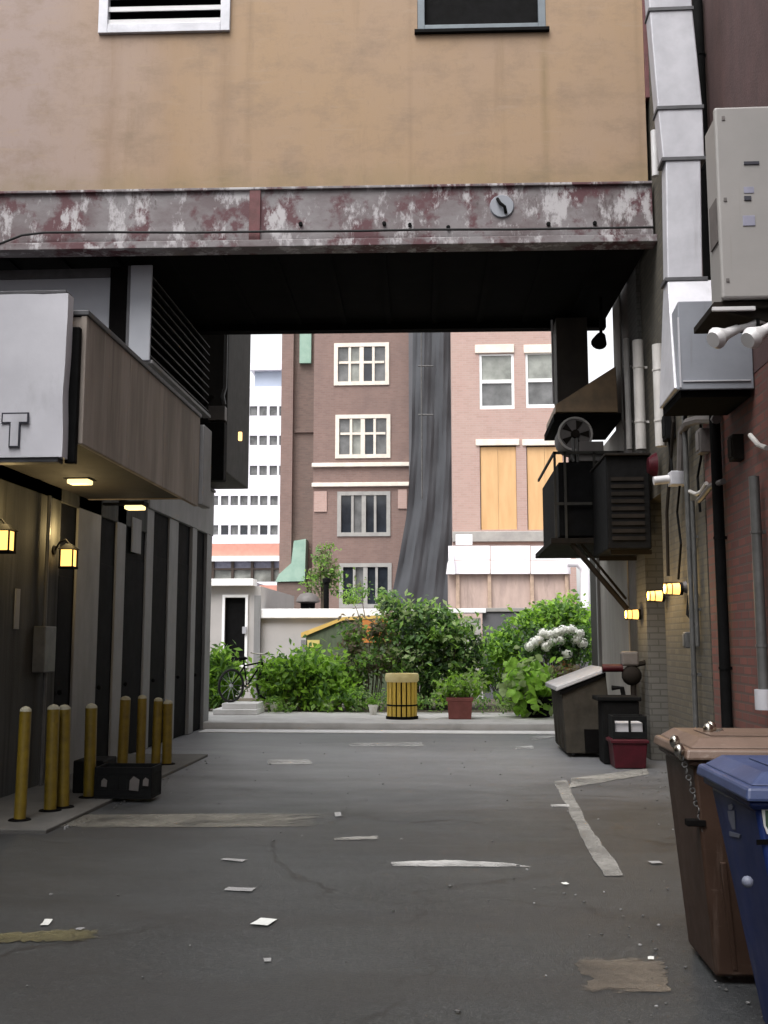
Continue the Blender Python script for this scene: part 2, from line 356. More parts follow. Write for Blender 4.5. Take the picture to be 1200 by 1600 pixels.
M['canopy'] = mat("stained_fascia", (.41, .355, .31), (.23, .195, .165), .8, 1.1, (1, 1.6, .25), .38, .62, .25, stains=(((.42, .38, .34), 3.0, (1, 3, .1), .58, .68, .7), ((.045, .036, .03), 2.5, (1, 2.5, .12), .58, .75, .8)))
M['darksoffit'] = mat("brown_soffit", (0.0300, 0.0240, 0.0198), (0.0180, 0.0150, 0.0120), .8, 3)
M['annex'] = mat("grey_render", (.105, .107, .103), (.06, .061, .059), .85, 2.0, (1, 1.6, .22), bp=.35, stains=(((.03, .03, .027), 2.6, (2, 2.6, .10), .50, .66, .8), ((.16, .155, .14), 3.5, (2, 3, .12), .62, .72, .6)), spec=0.2)
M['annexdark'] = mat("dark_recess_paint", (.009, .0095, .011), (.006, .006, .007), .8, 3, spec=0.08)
M['trim'] = mat("pale_grey_trim", (0.3120, 0.3120, 0.3144), (0.2400, 0.2400, 0.2424), .7, 3, (1, 1, .4))
M['olive'] = mat("dark_olive_siding", (.027, .024, .018), (.017, .0155, .012), .8, 3, (4, 4, .3))
M['yellow'] = mat("yellow_bollard_paint", (0.2310, 0.1575, 0.0084), (0.1470, 0.0980, 0.0070), .5, 9, bp=.1, stains=(((.09, .06, .02), 6, (1, 1, .5), .55, .75, .7),))
M['cap'] = mat("pale_worn_cap", (.42, .40, .30), (.3, .28, .2), .7, 8)
M['crate'] = mat("black_crate_plastic", (.011, .012, .012), (.007, .007, .008), .7, 8, spec=0.08)
M['yellowbrick'] = brickmat("yellow_grey_brick", (.125, .108, .076), (.08, .07, .05), (.075, .07, .058), samt=.5)
M['redbrick'] = brickmat("red_brick", (.24, .075, .055), (.15, .05, .04), (.13, .075, .062), .24, .085, .012, bp=.9, samt=.35)
M['maroonrender'] = mat("maroon_render", (.105, .052, .05), (.075, .037, .036), .85, 4, (1, 1, .5), bp=.35)
M['whitewall'] = mat("off_white_painted_wall", (.50, .47, .43), (.38, .355, .325), .8, 2, (1, 1, .4), bp=.2, stains=(((.2, .17, .14), 2.5, (2, 2, .2), .6, .8, .6),))
M['stonepil'] = brickmat("grey_block", (.13, .127, .117), (.10, .098, .09), (.08, .077, .07), .24, .085, .01)
M['browndoor'] = mat("brown_door", (.06, .035, .022), (.045, .027, .018), .6, 5)
M['tanmetal'] = mat("greasy_tan_sheet", (0.4845, 0.3277, 0.1852), (0.2850, 0.1995, 0.1197), .5, 3, metal=.2, stains=(((.03, .025, .02), 3, (1, 1, .4), .6, .8, .6),))
M['dkbrown'] = mat("dark_brown_sheet", (.026, .021, .018), (.015, .013, .011), .8, 4, spec=0.08)
M['riser'] = mat('brown_riser_sheet', (.085, .068, .054), (.055, .044, .036), .7, 3)
M['fan'] = mat("grey_fan_housing", (.16, .14, .135), (.11, .10, .095), .6, 5)
M['pipewhite'] = mat("white_painted_pipe", (0.7200, 0.6975, 0.6750), (0.5100, 0.4875, 0.4650), .5, 5, (1, 1, .3))
M['conduit'] = mat("grey_conduit", (.15, .15, .148), (.10, .10, .098), .5, 6, metal=.3)
M['dumpster'] = mat("drab_dumpster_paint", (.058, .051, .041), (.034, .030, .024), .8, 4, stains=(((.03, .025, .022), 3, (1, 1, .5), .55, .7, .8),), spec=0.08)
M['lidwhite'] = mat("pale_lid_plastic", (0.5250, 0.5250, 0.5400), (0.4500, 0.4500, 0.4650), .5, 5)
M['red'] = mat("dark_red_plastic", (0.0700, 0.0070, 0.0140), (0.0420, 0.0049, 0.0084), .45, 6, spec=0.2)
M['brownbin'] = mat("brown_bin_plastic", (0.0600, 0.0336, 0.0228), (0.0456, 0.0252, 0.0168), .55, 6, bp=.12, bscale=120, stains=(((.15, .11, .09), 9, (1, 1, .12), .60, .72, .55), ((.15, .11, .09), 30, (.3, 1, 1), .64, .72, .5), ((.02, .013, .01), 3, (1, 1, .3), .6, .8, .5),), spec=0.22)
M['brownlid'] = mat("sun_bleached_brown_lid", (.155, .10, .074), (.11, .07, .05), .5, 4, (1, 1, 1), bp=.12, bscale=90, stains=(((.30, .24, .20), 9, (1, 1, .12), .60, .72, .55), ((.30, .24, .20), 30, (.3, 1, 1), .64, .72, .5)))
M['bluebin'] = mat("blue_bin_plastic", (.010, .026, .125), (.007, .018, .09), .5, 5, bp=.12, bscale=120, stains=(((.09, .10, .16), 9, (1, 1, .12), .60, .72, .55), ((.09, .10, .16), 30, (.3, 1, 1), .64, .72, .5)), spec=0.22)
M['bluelid'] = mat("scuffed_blue_lid", (.038, .060, .15), (.026, .042, .115), .5, 5, bp=.12, bscale=90, stains=(((.20, .22, .32), 9, (1, 1, .12), .60, .72, .55), ((.20, .22, .32), 30, (.3, 1, 1), .64, .72, .5)))
M['steel'] = mat("bright_steel", (.72, .68, .60), rough=.25, metal=1)
M['sticker'] = mat("white_sticker", (.78, .8, .78), (.7, .72, .7), .5, 8, bp=.02)
M['green_ink'] = mat("dark_green_ink", (.04, .09, .05), rough=.6, bp=0)
M['palemark'] = mat("pale_moulded_mark", (.17, .19, .26), rough=.6, bp=0)
M['ink'] = mat("dark_ink", (.03, .03, .05), rough=.6, bp=0)
M['lilac'] = mat("lilac_label", (.36, .36, .47), rough=.6, bp=0)
M['lampwarm'] = glow("warm_lamp_glass", (1, .56, .14), .95)
M['lampwhite'] = glow("warm_white_tube", (1, .76, .34), .8)
M['lampdim'] = glow("dim_warm_glass", (1, .60, .22), 1.0)
KA = 1.0
M['brownbrick'] = brickmat("brown_brick", (.215, .138, .118), (.18, .112, .096), (.195, .145, .128), .23, .08, .01, bp=.3, stain=(.11, .08, .075), samt=.4)
M['darkbrick'] = brickmat("darker_brown_brick", (.16, .105, .088), (.125, .082, .07), (.14, .105, .09), .23, .08, .01, bp=.3, samt=.3)
M['pinkbrick'] = brickmat("pink_brick", (.40, .265, .23), (.35, .23, .198), (.38, .285, .255), .23, .08, .01, bp=.3, stain=(.42, .32, .28), samt=.5)
M['stone'] = mat("pale_limestone", (.72, .66, .58), (.62, .56, .49), .8, 3)
M['greystone'] = mat("grey_stone_sill", (.34, .33, .31), (.27, .26, .25), .85, 3)
M['tower'] = mat("white_tower_cladding", (.70, .68, .73), (.65, .63, .67), .7, .4, bp=0)
M['towerblue'] = mat("blue_grey_plant_room", (.33, .37, .46), (.3, .34, .42), .5, .5, bp=0)
M['glass'] = glassmat("dark_window_glass")
M['glassgrey'] = glassmat("grey_window_glass", (.16, .16, .16), .25)
M['glasscurtain'] = glassmat("curtained_glass", (.30, .31, .28), .3)
M['ply'] = mat("new_plywood", (.60, .37, .18), (.52, .31, .14), .7, 1.6, (2.5, 1, .35), .35, .65, .1)
M['salmon'] = mat("salmon_brick_band", (.55, .26, .20), (.48, .22, .17), .8, 3, bp=.05)
M['copper'] = mat("verdigris_copper", (0.2160, 0.3384, 0.2736), (0.2736, 0.3960, 0.3240), .7, 3)
M['net'] = mat("grey_debris_netting", (0.0600, 0.0636, 0.0720), (0.0420, 0.0450, 0.0510), .85, 1.2, (1, 1, .4), .3, .7, .15, 12)
M['whitepanel'] = mat("white_hoarding_panel", (.84, .80, .84), (.79, .75, .79), .6, 1.5, bp=.03)
M['hoard'] = mat("weathered_pink_plywood", (.48, .36, .31), (.38, .285, .25), .8, 2.2, (2, 1, .6), stains=(((.20, .15, .13), 2, (2, 1, .3), .55, .7, .6),))
M['post'] = mat("orange_timber", (.50, .36, .27), rough=.7)
M['greywall'] = mat("light_grey_render", (.42, .40, .39), (.38, .36, .35), .85, 1.5, bp=.1)
M['darkwall'] = mat("slate_grey_render", (.12, .12, .13), (.10, .10, .11), .85, 1.5, bp=.1)
M['coping'] = mat("white_coping", (.85, .85, .86), (.8, .8, .8), .6, 3)
M['orange'] = mat("orange_board", (.60, .22, .045), (.48, .18, .05), .7, 3)
M['yelloworange'] = mat("yellow_fascia_board", (.72, .48, .14), (.6, .4, .1), .7, 3)
M['shedgreen'] = mat("green_shed_board", (.10, .13, .075), (.07, .09, .055), .8, 3, (4, 1, 1))
M['yplaque'] = mat("pale_yellow_plaque", (.75, .62, .2), rough=.6)
M['canyellow'] = mat("yellow_slat", (.72, .50, .08), (.6, .41, .06), .5, 6)
M['canpale'] = mat("pale_yellow_rim", (.80, .68, .34), (.7, .58, .26), .55, 6)
M['terracotta'] = mat("dull_red_pot", (.26, .085, .075), (.2, .065, .055), .8, 5)
M['whitepot'] = mat("white_pot", (.8, .78, .72), rough=.6)
M['whiteflower'] = mat('white_petals', (.9, .9, .86), (.82, .84, .78), .8, 9, bp=0)
M['bark'] = mat("bark", (.10, .075, .05), (.06, .045, .032), .9, 8, (1, 1, .2), bp=.5)
G = {k: leafmat("leaf_" + k, c) for k, c in {
    'bright': (.36, .64, .065), 'mid': (.25, .46, .065), 'dark': (.12, .25, .055), 'deep': (.035, .075, .028), 'lime': (.36, .66, .08),
    'olive': (.22, .23, .11), 'brown': (.22, .18, .12), 'white': (.88, .88, .84), 'rusty': (.28, .14, .05), 'pale': (.36, .48, .19)}.items()}

# ------------------------------------------------------------------ ground, road, pavement
LX, RX, ENDY = -4.49, 2.75, 19.2        # left wall, right wall, mouth of the alley
mb = MB(); NX, NY = 60, 60
xs = [-600, -60] + [-12 + 24*i/NX for i in range(NX+1)] + [60, 600]; ys = [-60, -4] + [-3 + 30*i/NY for i in range(NY+1)] + [80, 600]
vv = []
for y in ys:
    for x in xs:
        h = 0
        if -11 < x < 11 and -2 < y < 18: h = -.0012 + .0012*math.sin(x*1.3 + .4*y)*math.sin(y*.9 + 1)
        vv.append((x, y, h - .004))
nx = len(xs)
mb.add(vv, [(j*nx+i, j*nx+i+1, (j+1)*nx+i+1, (j+1)*nx+i) for j in range(len(ys)-1) for i in range(nx-1)])
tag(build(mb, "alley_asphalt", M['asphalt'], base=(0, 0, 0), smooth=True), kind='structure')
KY = 18.75
mb = MB().box(-40, 40, KY, 21.6, -.05, .13); tag(build(mb, "sidewalk", M['concrete'], bevel=.02), kind='structure')
mb = MB().box(-4.4, 2.2, KY-.62, KY-.06, .0, .012); tag(build(mb, "concrete_apron", M['apron']), kind='structure')
mb = MB().box(-14, 16, 21.6, 26.9, -.05, .12); tag(build(mb, "garden_soil", M['soil']), kind='structure')
def ragged(poly, name, m, z=.0002, seg=9, jit=.012, kind='structure'):
    pts = []
    for i in range(len(poly)):
        a, b = pZ(*poly[i]), pZ(*poly[(i+1) % len(poly)])
        for k in range(seg):
            p = a.lerp(b, k/seg); pts.append(Vector((p.x + rnd.uniform(-jit, jit), p.y + rnd.uniform(-jit, jit), 0)))
    return tag(build(MB().sheet(pts, z, .0012), name, m, base=(pts[0].x, pts[0].y, 0)), kind=kind)
ragged([(866, 1221), (884, 1219), (920, 1290), (976, 1368), (944, 1369), (905, 1300)], "parking_line", M['white_paint'])
ragged([(893, 1216), (1012, 1201), (1014, 1210), (890, 1231)], "kerb_strip", M['white_paint'], z=.0016)
ragged([(40, 1274), (515, 1270), (530, 1275), (515, 1291), (35, 1294)], "concrete_strip", M['tan_strip'], seg=14)
ragged([(612, 1347), (705, 1344), (800, 1349), (830, 1354), (700, 1354), (615, 1353)], "pale_road_dash", M['white_dash'])  # worn white paint stripe
ragged([(548, 1161), (660, 1160), (662, 1166), (545, 1166)], "pale_road_dash", M['white_dash'])  # pale bar across the far asphalt
ragged([(420, 1187), (485, 1187), (487, 1194), (418, 1194)], "pale_road_dash", M['white_dash'])  # shorter pale bar, left of the one above
ragged([(862, 1258), (888, 1257), (890, 1261), (861, 1261)], "pale_road_dash", M['white_dash'], z=.003, seg=4, jit=.01)
ragged([(805, 1167), (832, 1165), (834, 1170), (806, 1171)], "pale_road_dash", M['white_dash'], jit=.02)
ragged([(825, 1152), (876, 1146), (878, 1150), (830, 1158)], "pale_road_dash", M['white_dash'], jit=.02)
ragged([(523, 1309), (590, 1306), (590, 1311), (523, 1313)], "pale_road_dash", M['white_paint'])
ragged([(-30, 1462), (90, 1452), (160, 1454), (155, 1468), (60, 1470), (-30, 1476)], "faded_line", M['yellow_line'], jit=.03)
ragged([(897, 1497), (1038, 1494), (1042, 1520), (1047, 1549), (898, 1551), (925, 1528), (902, 1516)], "dusty_patch", M['patch'], jit=.015)
mb = MB().box(LX, -3.35, 8.6, 14.4, -.02, .03); tag(build(mb, "pavement_strip", M['kerbpave'], bevel=.01), kind='structure')

# ------------------------------------------------------------------ bridge
BY0, BY1 = 13.0, 16.8
zb = pY(700, 384, BY0).z; zt = pY(700, 288, BY0).z; bx1 = pY(1022, 330, BY0).x; bx0 = -9.5; BTOP = 11.3
a0, a1, z_v0, _ = rc(163, -30, 360, 57, BY0+.14); b0, b1, z_w0, _ = rc(652, -30, 853, 46, BY0+.14)
yw = BY0 + .14
STREAKS = []
br = thing("covered_bridge", "tan stuccoed building bridge on a flaking steel beam spanning the alley overhead", "bridge", (0, yw, zt), R(1.5))
for u, wd, am, cc in ((178, .16, .55, (.17, .105, .06)), (352, .16, .55, (.18, .115, .065)), (390, .07, .55, (.17, .115, .07)), (641, .05, .45, (.18, .12, .075)),
                      (852, .08, .65, (.145, .105, .045)), (787, .05, .3, (.16, .11, .06)), (268, .45, .35, (.215, .135, .075)), (1000, .05, .4, (.16, .11, .06))):
    STREAKS.append((pY(u, 160, yw).x, wd, am, cc))
M['facade'] = facade_mat()
hol = [(a0, a1, z_v0, z_v0+1.1), (b0, b1, z_w0, z_w0+1.1)]
mb = MB().wall(bx0, bx1-.02, zt+.02, BTOP, yw, hol, .14); mb.shell(bx0, bx1-.02, yw, BY1, zt+.02, BTOP)
build(mb, "wall", M['facade'], br, fix=False)
mb = MB().box(bx0, bx1, BY0+.02, BY0+.10, zb+.10, zt); mb.box(bx0, bx1+.03, BY0-.06, BY0+.22, zb, zb+.098)
mb.box(bx0, bx1, BY0-.02, BY0+.2, zt-.04, zt-.002)
build(mb, "steel_beam", M['rust'], br, bevel=.008)
xb = pY(399, 340, BY0).x
build(MB().box(xb-.075, xb+.075, BY0-.012, BY0+.03, zb+.1, zt-.042), "stiffener", M['maroon'], br, bevel=.005)
cp = pY(784, 322, BY0+.02)
build(MB().cyl((cp.x, BY0-.005, cp.z), (cp.x, BY0+.03, cp.z), .15, .17, 18), "patch_plate", M['greybox'], br, smooth=True)
build(MB().tube([(cp.x-.06, BY0-.01, cp.z+.10), (cp.x-.03, BY0-.05, cp.z+.02), (cp.x+.03, BY0-.05, cp.z-.03), (cp.x+.05, BY0-.01, cp.z-.10)], .022), "hook", M['black'], br, smooth=True)
for u, v in ((600, 350), (640, 352), (700, 355), (857, 348), (470, 352), (930, 346)):
    p = pY(u, v, BY0); build(MB().cyl((p.x, BY0-.012, p.z), (p.x, BY0+.03, p.z), .028, .028, 6), "bolt", M['black'], br)
path = []
for u, v in ((-20, 398), (12, 386), (40, 374), (75, 370), (170, 368), (300, 368), (420, 365), (560, 362), (660, 359), (800, 357), (920, 354), (1022, 352)):
    p = pY(u, v, BY0-.05); path.append((p.x, BY0-.05 + .01*math.sin(u), p.z))
build(MB().tube(path, .017), "cable", M['black_rubber'], br, smooth=True)
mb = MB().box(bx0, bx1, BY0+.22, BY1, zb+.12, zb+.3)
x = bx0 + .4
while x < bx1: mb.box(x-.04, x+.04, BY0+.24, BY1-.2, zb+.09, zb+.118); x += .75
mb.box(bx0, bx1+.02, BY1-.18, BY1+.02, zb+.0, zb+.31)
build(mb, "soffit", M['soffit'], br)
build(MB().box(bx1-.018, bx1+.06, yw-.03, yw+.2, pY(1005, 150, yw).z, BTOP), "edge_flashing", M['maroon'], br, bevel=.006)
def framed(x0, x1, z0, z1, y, t, d, m, name, parent, bev=.006):
    mb = MB().box(x0, x0+t, y, y+d, z0, z1).box(x1-t, x1, y, y+d, z0, z1).box(x0+t, x1-t, y, y+d, z0, z0+t).box(x0+t, x1-t, y, y+d, z1-t, z1)
    return build(mb, name, m, parent, bevel=bev)
vf = framed(a0-.02, a1+.02, z_v0-.02, z_v0+1.12, yw-.05, .13, .12, M['galv'], "louvre_frame", br)
mb = MB(); z = z_v0 + .12
while z < z_v0 + 1.0: mb.hexa([(a0+.1, yw-.02, z), (a1-.1, yw-.02, z), (a1-.1, yw+.09, z+.06), (a0+.1, yw+.09, z+.06), (a0+.1, yw-.02, z+.07), (a1-.1, yw-.02, z+.07), (a1-.1, yw+.09, z+.13), (a0+.1, yw+.09, z+.13)]); z += .19
build(mb, "slats", M['white_plastic'], vf)
build(MB().box(a0, a1, yw+.13, yw+.138, z_v0, z_v0+1.1), "backing", M['soffit'], vf)
wf = framed(b0, b1, z_w0, z_w0+1.1, yw+.01, .10, .1, M['towerblue'], "window", br)
wf.data.materials[0] = mat("blue_grey_window_frame", (.13, .16, .18), (.10, .12, .14), .5, 5)
build(MB().box(b0+.1, b1-.1, yw+.08, yw+.10, z_w0+.1, z_w0+1.0), "pane", M['black'], wf)
build(MB().box(b0-.04, b1+.04, yw-.06, yw+.009, z_w0-.05, z_w0), "sill", M['black'], wf, bevel=.004)

# ------------------------------------------------------------------ left: annex, canopy, sign, vent unit, oriel
AZ = 4.42
an = thing("annex_building", "low grey rendered annex with dark door bays and pale piers left of the alley", "building", (LX, 12, 0))
WX = LX - .035
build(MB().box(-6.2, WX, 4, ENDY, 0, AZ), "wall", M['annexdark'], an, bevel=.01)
def wy(u): return pX(u, 1000, LX).y
piers = [(-40, 88), (116, 152), (178, 192), (225, 236), (261, 275), (295, 302), (318, 326)]
for i, (u0, u1) in enumerate(piers):
    y0, y1 = wy(u0), min(wy(u1), ENDY + .02)
    build(MB().box(WX, LX + (.03 if i > 4 else 0), y0, y1, 0, 3.58), "pier", M['trim'] if i > 0 else M['annex'], an, bevel=.01)
build(MB().box(WX, LX+.034, wy(225), ENDY+.03, 3.582, AZ-.002), "header", M['trim'], an, bevel=.01)
build(MB().box(WX, LX, 4, wy(225)-.01, 3.2, AZ-.004), "upper_wall", M['annex'], an, bevel=.01)
for u0, u1, hz in ((88, 115, 2.35), (150, 178, 2.6), (192, 225, 2.75), (236, 261, 2.9), (275, 295, 2.9), (302, 318, 2.9)):
    y0, y1 = wy(u0), wy(u1)
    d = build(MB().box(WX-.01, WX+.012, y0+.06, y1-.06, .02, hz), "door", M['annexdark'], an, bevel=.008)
    build(MB().sph((WX+.05, y0+.13, 1.0), .03), "handle", M['black'], d, smooth=True)
build(MB().box(-6.2, LX+.06, 4, ENDY+.05, AZ, AZ+.05), "roof_edge", M['seam'], an, bevel=.01)
build(MB().box(LX, LX+.02, wy(200), wy(214), 2.85, 3.35), "lit_patch", M['trim'], an, bevel=.004)  # pale board standing in for a bright lit patch of wall

nb_ = thing("sky_block_building", "unseen tall brick building added left of the canopy to cut the sky light", "building", (-6.3, 0, 0))  # added out of view to cut sky light on the ground and bins
build(MB().box(-16, -6.3, -16, 7.5, 0, 12), "wall", M['darkbrick'], nb_)
build(MB().box(-6.3, -6.22, -16, 7.5, 11.6, 11.9), "cornice", M['greystone'], nb_)
CY0, CY1, CX = 8.35, 12.5, pX(300, 790, -3.1).x
zc0, zc1 = pX(305, 789, CX).z, pX(305, 646, CX).z
cn = thing("entrance_canopy", "streaky brown boxed canopy projecting from the grey annex behind the white sign", "canopy", (CX, CY0, zc0))
mb = MB(); y = CY0 + .06; k = 0
while y < CY1 - .02:
    y2 = min(y + .62, CY1); mb.box(CX-.05, CX + (.0 if k % 2 else .002), y, y2-.002, zc0, zc1); y = y2; k += 1
build(mb, "fascia", M['canopy'], cn, bevel=.006)
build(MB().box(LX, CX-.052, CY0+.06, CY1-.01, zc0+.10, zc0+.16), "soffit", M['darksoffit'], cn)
build(MB().box(LX+.002, CX-.052, CY1-.05, CY1, zc0+.09, zc1-.01), "end_panel", M['canopy'], cn)
build(MB().box(LX+.002, CX-.052, CY0+.07, CY0+.12, zc0, zc1-.01), "end_panel", M['canopy'], cn)
build(MB().box(LX+.002, CX+.02, CY0+.05, CY1+.02, zc1, zc1+.05), "top_cap", M['seam'], cn, bevel=.01)
p = pX(306, 700, CX)
tag(build(MB().box(CX-.06, CX+.05, CY1+.03, CY1+.45, zc0+.03, zc1-.08).box(LX+.06, CX-.06, CY1+.1, CY1+.2, zc0+.2, zc0+.3), "gutter_box", M['trim'], bevel=.012), "pale grey gutter box at the far end of the brown canopy", "gutter box")

# sign box with a hollow T
sx1 = pY(101, 600, 8.2).x; sz1, sz0 = pY(60, 459, 8.2).z, pY(60, 714, 8.2).z
sg = thing("shop_sign", "white box sign with an outlined letter T hanging at the front of the canopy", "sign", (sx1-1, 8.2, sz0))
mb = MB(); N = 12
rows = []
for j in range(N+1):
    t = j/N; z = sz0 + (sz1-sz0)*t; dent = .014*math.exp(-((t-.40)/.16)**2)
    rows.append([(sx1-2.6 + (2.6-dent)*i/N + (0 if i else 0), 8.2 + (.02*math.exp(-((i/N-.93)/.05)**2)*math.exp(-((t-.3)/.25)**2)) + .006*math.sin(i*2.1+j*1.3), z) for i in range(N+1)])
vs_ = [q for r_ in rows for q in r_]; n1 = N+1
fs_ = [(j*n1+i, j*n1+i+1, (j+1)*n1+i+1, (j+1)*n1+i) for j in range(N) for i in range(N)]
nb = len(vs_); vs_ += [(q[0], 8.33, q[2]) for q in vs_]
fs_ += [(nb+j*n1+i, nb+(j+1)*n1+i, nb+(j+1)*n1+i+1, nb+j*n1+i+1) for j in range(N) for i in range(N)]
ring = [i for i in range(n1)] + [j*n1+N for j in range(1, n1)] + [N*n1+i for i in range(N-1, -1, -1)] + [j*n1 for j in range(N-1, 0, -1)]
fs_ += [(ring[i], ring[(i+1) % len(ring)], nb+ring[(i+1) % len(ring)], nb+ring[i]) for i in range(len(ring))]
build(mb.add(vs_, fs_), "sign_panel", M['sign'], sg, smooth=True)
def tee(gx0, gx1, gz0, gz1, st, y, t):
    xm = (gx0+gx1)/2
    return [(gx0, y, gz1), (gx1, y, gz1), (gx1, y, gz1-st), (xm+st/2, y, gz1-st), (xm+st/2, y, gz0), (xm-st/2, y, gz0), (xm-st/2, y, gz1-st), (gx0, y, gz1-st)]
ta, tb = pY(3, 645, 8.19), pY(43, 699, 8.19)
build(MB().prism(tee(ta.x, tb.x, tb.z, ta.z, (tb.x-ta.x)*.40, 8.186, .02), (0, .012, 0)), "letter_outline", M['ink'], sg)
e = .013
build(MB().prism(tee(ta.x+e, tb.x-e, tb.z+e, ta.z-e, (tb.x-ta.x)*.40-2*e, 8.183, .02), (0, .012, 0)), "letter_fill", M['sign'], sg)
build(MB().box(sx1-2.58, sx1-.02, 8.2, 8.34, sz1, sz1+.03), "top_frame", M['seam'], sg, bevel=.005)
build(MB().box(sx1-2.58, sx1-.04, 8.22, 8.34, sz0-.04, sz0), "bottom_frame", M['seam'], sg, bevel=.005)
build(MB().box(sx1-.03, sx1+.06, 8.335, 8.40, sz0-.03, sz1-.25), "backing", M['black'], sg, bevel=.01)

# ventilation unit hung below the bridge
VX = pX(325, 640, -3.87).x
VY0 = 13.35; zu0 = pY(235, 563, VY0).z
vx1 = pY(236, 480, VY0).x; VY1 = pX(326, 640, vx1).y
vu = thing("ventilation_unit", "long louvred grey ventilation housing hung under the left end of the bridge", "ventilation unit", (vx1, VY0, zu0))
zu1 = zb - .03
build(MB().box(vx1-.30, vx1, VY0, VY0+.04, zu0, zu1), "end_panel", M['panel'], vu, bevel=.012)
build(MB().box(vx1-.345, vx1-.305, VY0+.02, VY0+.06, zu0+.02, zu1), "edge_strip", M['seam'], vu)
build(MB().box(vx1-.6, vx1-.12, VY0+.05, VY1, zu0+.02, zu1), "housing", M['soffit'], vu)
mb = MB(); nsl = 9
for i in range(nsl):
    z = zu0 + .10 + (zu1-zu0-.1)*i/nsl
    mb.hexa([(vx1-.12, VY0+.06, z+.06), (vx1, VY0+.06, z-.03), (vx1, VY1, z-.03), (vx1-.12, VY1, z+.06),
             (vx1-.12, VY0+.06, z+.08), (vx1, VY0+.06, z-.01), (vx1, VY1, z-.01), (vx1-.12, VY1, z+.08)])
build(mb, "louvre_slats", M['louvre'], vu)
build(MB().box(vx1-.10, vx1+.03, VY0+.04, VY1+.04, zu0-.03, zu0+.02), "bottom_rail", M['trim'], vu, bevel=.006)
q0 = pY(200, 545, VY0+.2)
pw = thing("plant_screen_wall", "smooth pale grey screen wall above the canopy left of the ventilation housing", "wall", (-6, VY0+.15, AZ+.05))
build(MB().box(-9.4, q0.x+.02, VY0+.12, VY0+.2, AZ+.05, zb-.02), "panel", M['panel'], pw, bevel=.01)
build(MB().box(-9.4, q0.x+.01, VY0+.09, VY0+.118, zb-.16, zb-.03), "top_trim", M['seam'], pw)

OX = pY(383, 600, 18.4).x
orl = thing("overhanging_storey", "dark olive upper storey with a boxed bay overhanging the left corner past the bridge", "building", (OX, 18, AZ))
build(MB().box(-9.4, OX-.06, 17.2, ENDY-.02, AZ+.06, 9.5), "wall", M['olive'], orl, bevel=.02)
zz = pY(350, 755, 17.3).z
build(MB().box(OX-.78, OX-.05, 16.95, 17.19, zz, zz+1.0), "boxed_bay", M['black'], orl, bevel=.02)
build(MB().cyl((OX-.62, 17.05, zz+1.25), (OX-.06, 17.05, zz+1.0), .05).cyl((OX-.7, 17.1, zz+1.1), (OX-.3, 17.1, zz+1.5), .04), "brace", M['dkbrown'], orl, smooth=True)
build(MB().tube([(OX-.09, 17.13, 9), (OX-.09, 17.13, zz+1.65), (OX-.13, 17.13, zz+1.5), (OX-.10, 17.13, zz+1.35)], .035), "pipe", M['conduit'], orl, smooth=True)
build(MB().box(OX-.35, OX-.06, 17.0, 17.18, zz+1.05, zz+1.3), "bracket_box", M['fan'], orl, bevel=.01)
lp = pY(376, 683, 17.0)
build(MB().box(lp.x-.03, lp.x+.03, 16.93, 16.99, lp.z-.07, lp.z+.08), "small_lamp", M['lampdim'], orl, bevel=.01)

# lanterns, soffit lights
def lantern(name, loc, label, group):
    t = thing(name, label, "wall lantern", loc, 0, group)     # local coords; wall at x=0
    L = dict(local=True)
    build(MB().cyl((0, 0, .05), (.02, 0, .05), .055, .05, 12), "wall_plate", M['black'], t, smooth=True, **L)
    build(MB().tube([(.02, 0, .05), (.07, 0, .14), (.14, 0, .17), (.18, 0, .12)], .011), "arm", M['black'], t, smooth=True, **L)
    build(MB().frust((.08, .28, -.1, .1), .055, (.15, .21, -.03, .03), .12), "roof", M['black'], t, bevel=.004, **L)
    mb = MB()
    for sx in (.105, .255):
        for sy in (-.075, .075): mb.box(sx-.007, sx+.007, sy-.007, sy+.007, -.14, .055)
    mb.box(.095, .265, -.085, .085, -.165, -.14)
    build(mb, "cage", M['black'], t, **L)
    build(MB().box(.115, .245, -.065, .065, -.138, .05), "glass", M['lampwarm'], t, **L)
    ld = bpy.data.lights.new("lamp_glow", 'POINT'); ld.energy = 8; ld.color = (1, .72, .32); ld.shadow_soft_size = .05
    lo = bpy.data.objects.new("lamp_glow", ld); COL.objects.link(lo); lo.parent = t; lo.location = (.18, 0, .26)
    return t
pa = pX(7, 846, LX+.18); pb = pX(107, 873, LX+.18)
la = lantern("wall_lantern", (LX, pa.y, pa.z+.05), "lit boxy black lantern on the annex wall at the left edge, under the white sign", "lanterns on the annex wall")
for o in la.children_recursive: pass
dup(la, (LX, pb.y, pb.z+.05), "lit boxy black lantern above the first dark annex door, farther along the wall", None)
def strip_light(name, c, L, label, drop=None):
    t = thing(name, label, "ceiling light", (c.x, c.y, c.z), 0, "flat lights under the canopy")
    build(MB().box(c.x-L/2-.03, c.x+L/2+.03, c.y-.11, c.y+.11, c.z+.03, c.z+.08), "housing", M['black'], t, bevel=.006)
    build(MB().box(c.x-L/2, c.x+L/2, c.y-.08, c.y+.08, c.z-.02, c.z+.03), "diffuser", M['lampwhite'], t, bevel=.012)
    if drop: build(MB().cyl((c.x, c.y, c.z+.08), (c.x, c.y, drop), .02), "stem", M['black'], t)
    ld = bpy.data.lights.new("lamp_glow", 'POINT'); ld.energy = .35; ld.color = (1, .8, .5); ld.shadow_soft_size = .1
    lo = bpy.data.objects.new("lamp_glow", ld); COL.objects.link(lo); lo.parent = t; lo.location = (0, 0, -.12)
    return t
c1 = pY(125, 754, 10.9); strip_light("strip_light", c1, .24, "flat lit light fitting hung under the canopy soffit just right of the sign", zc0+.1)
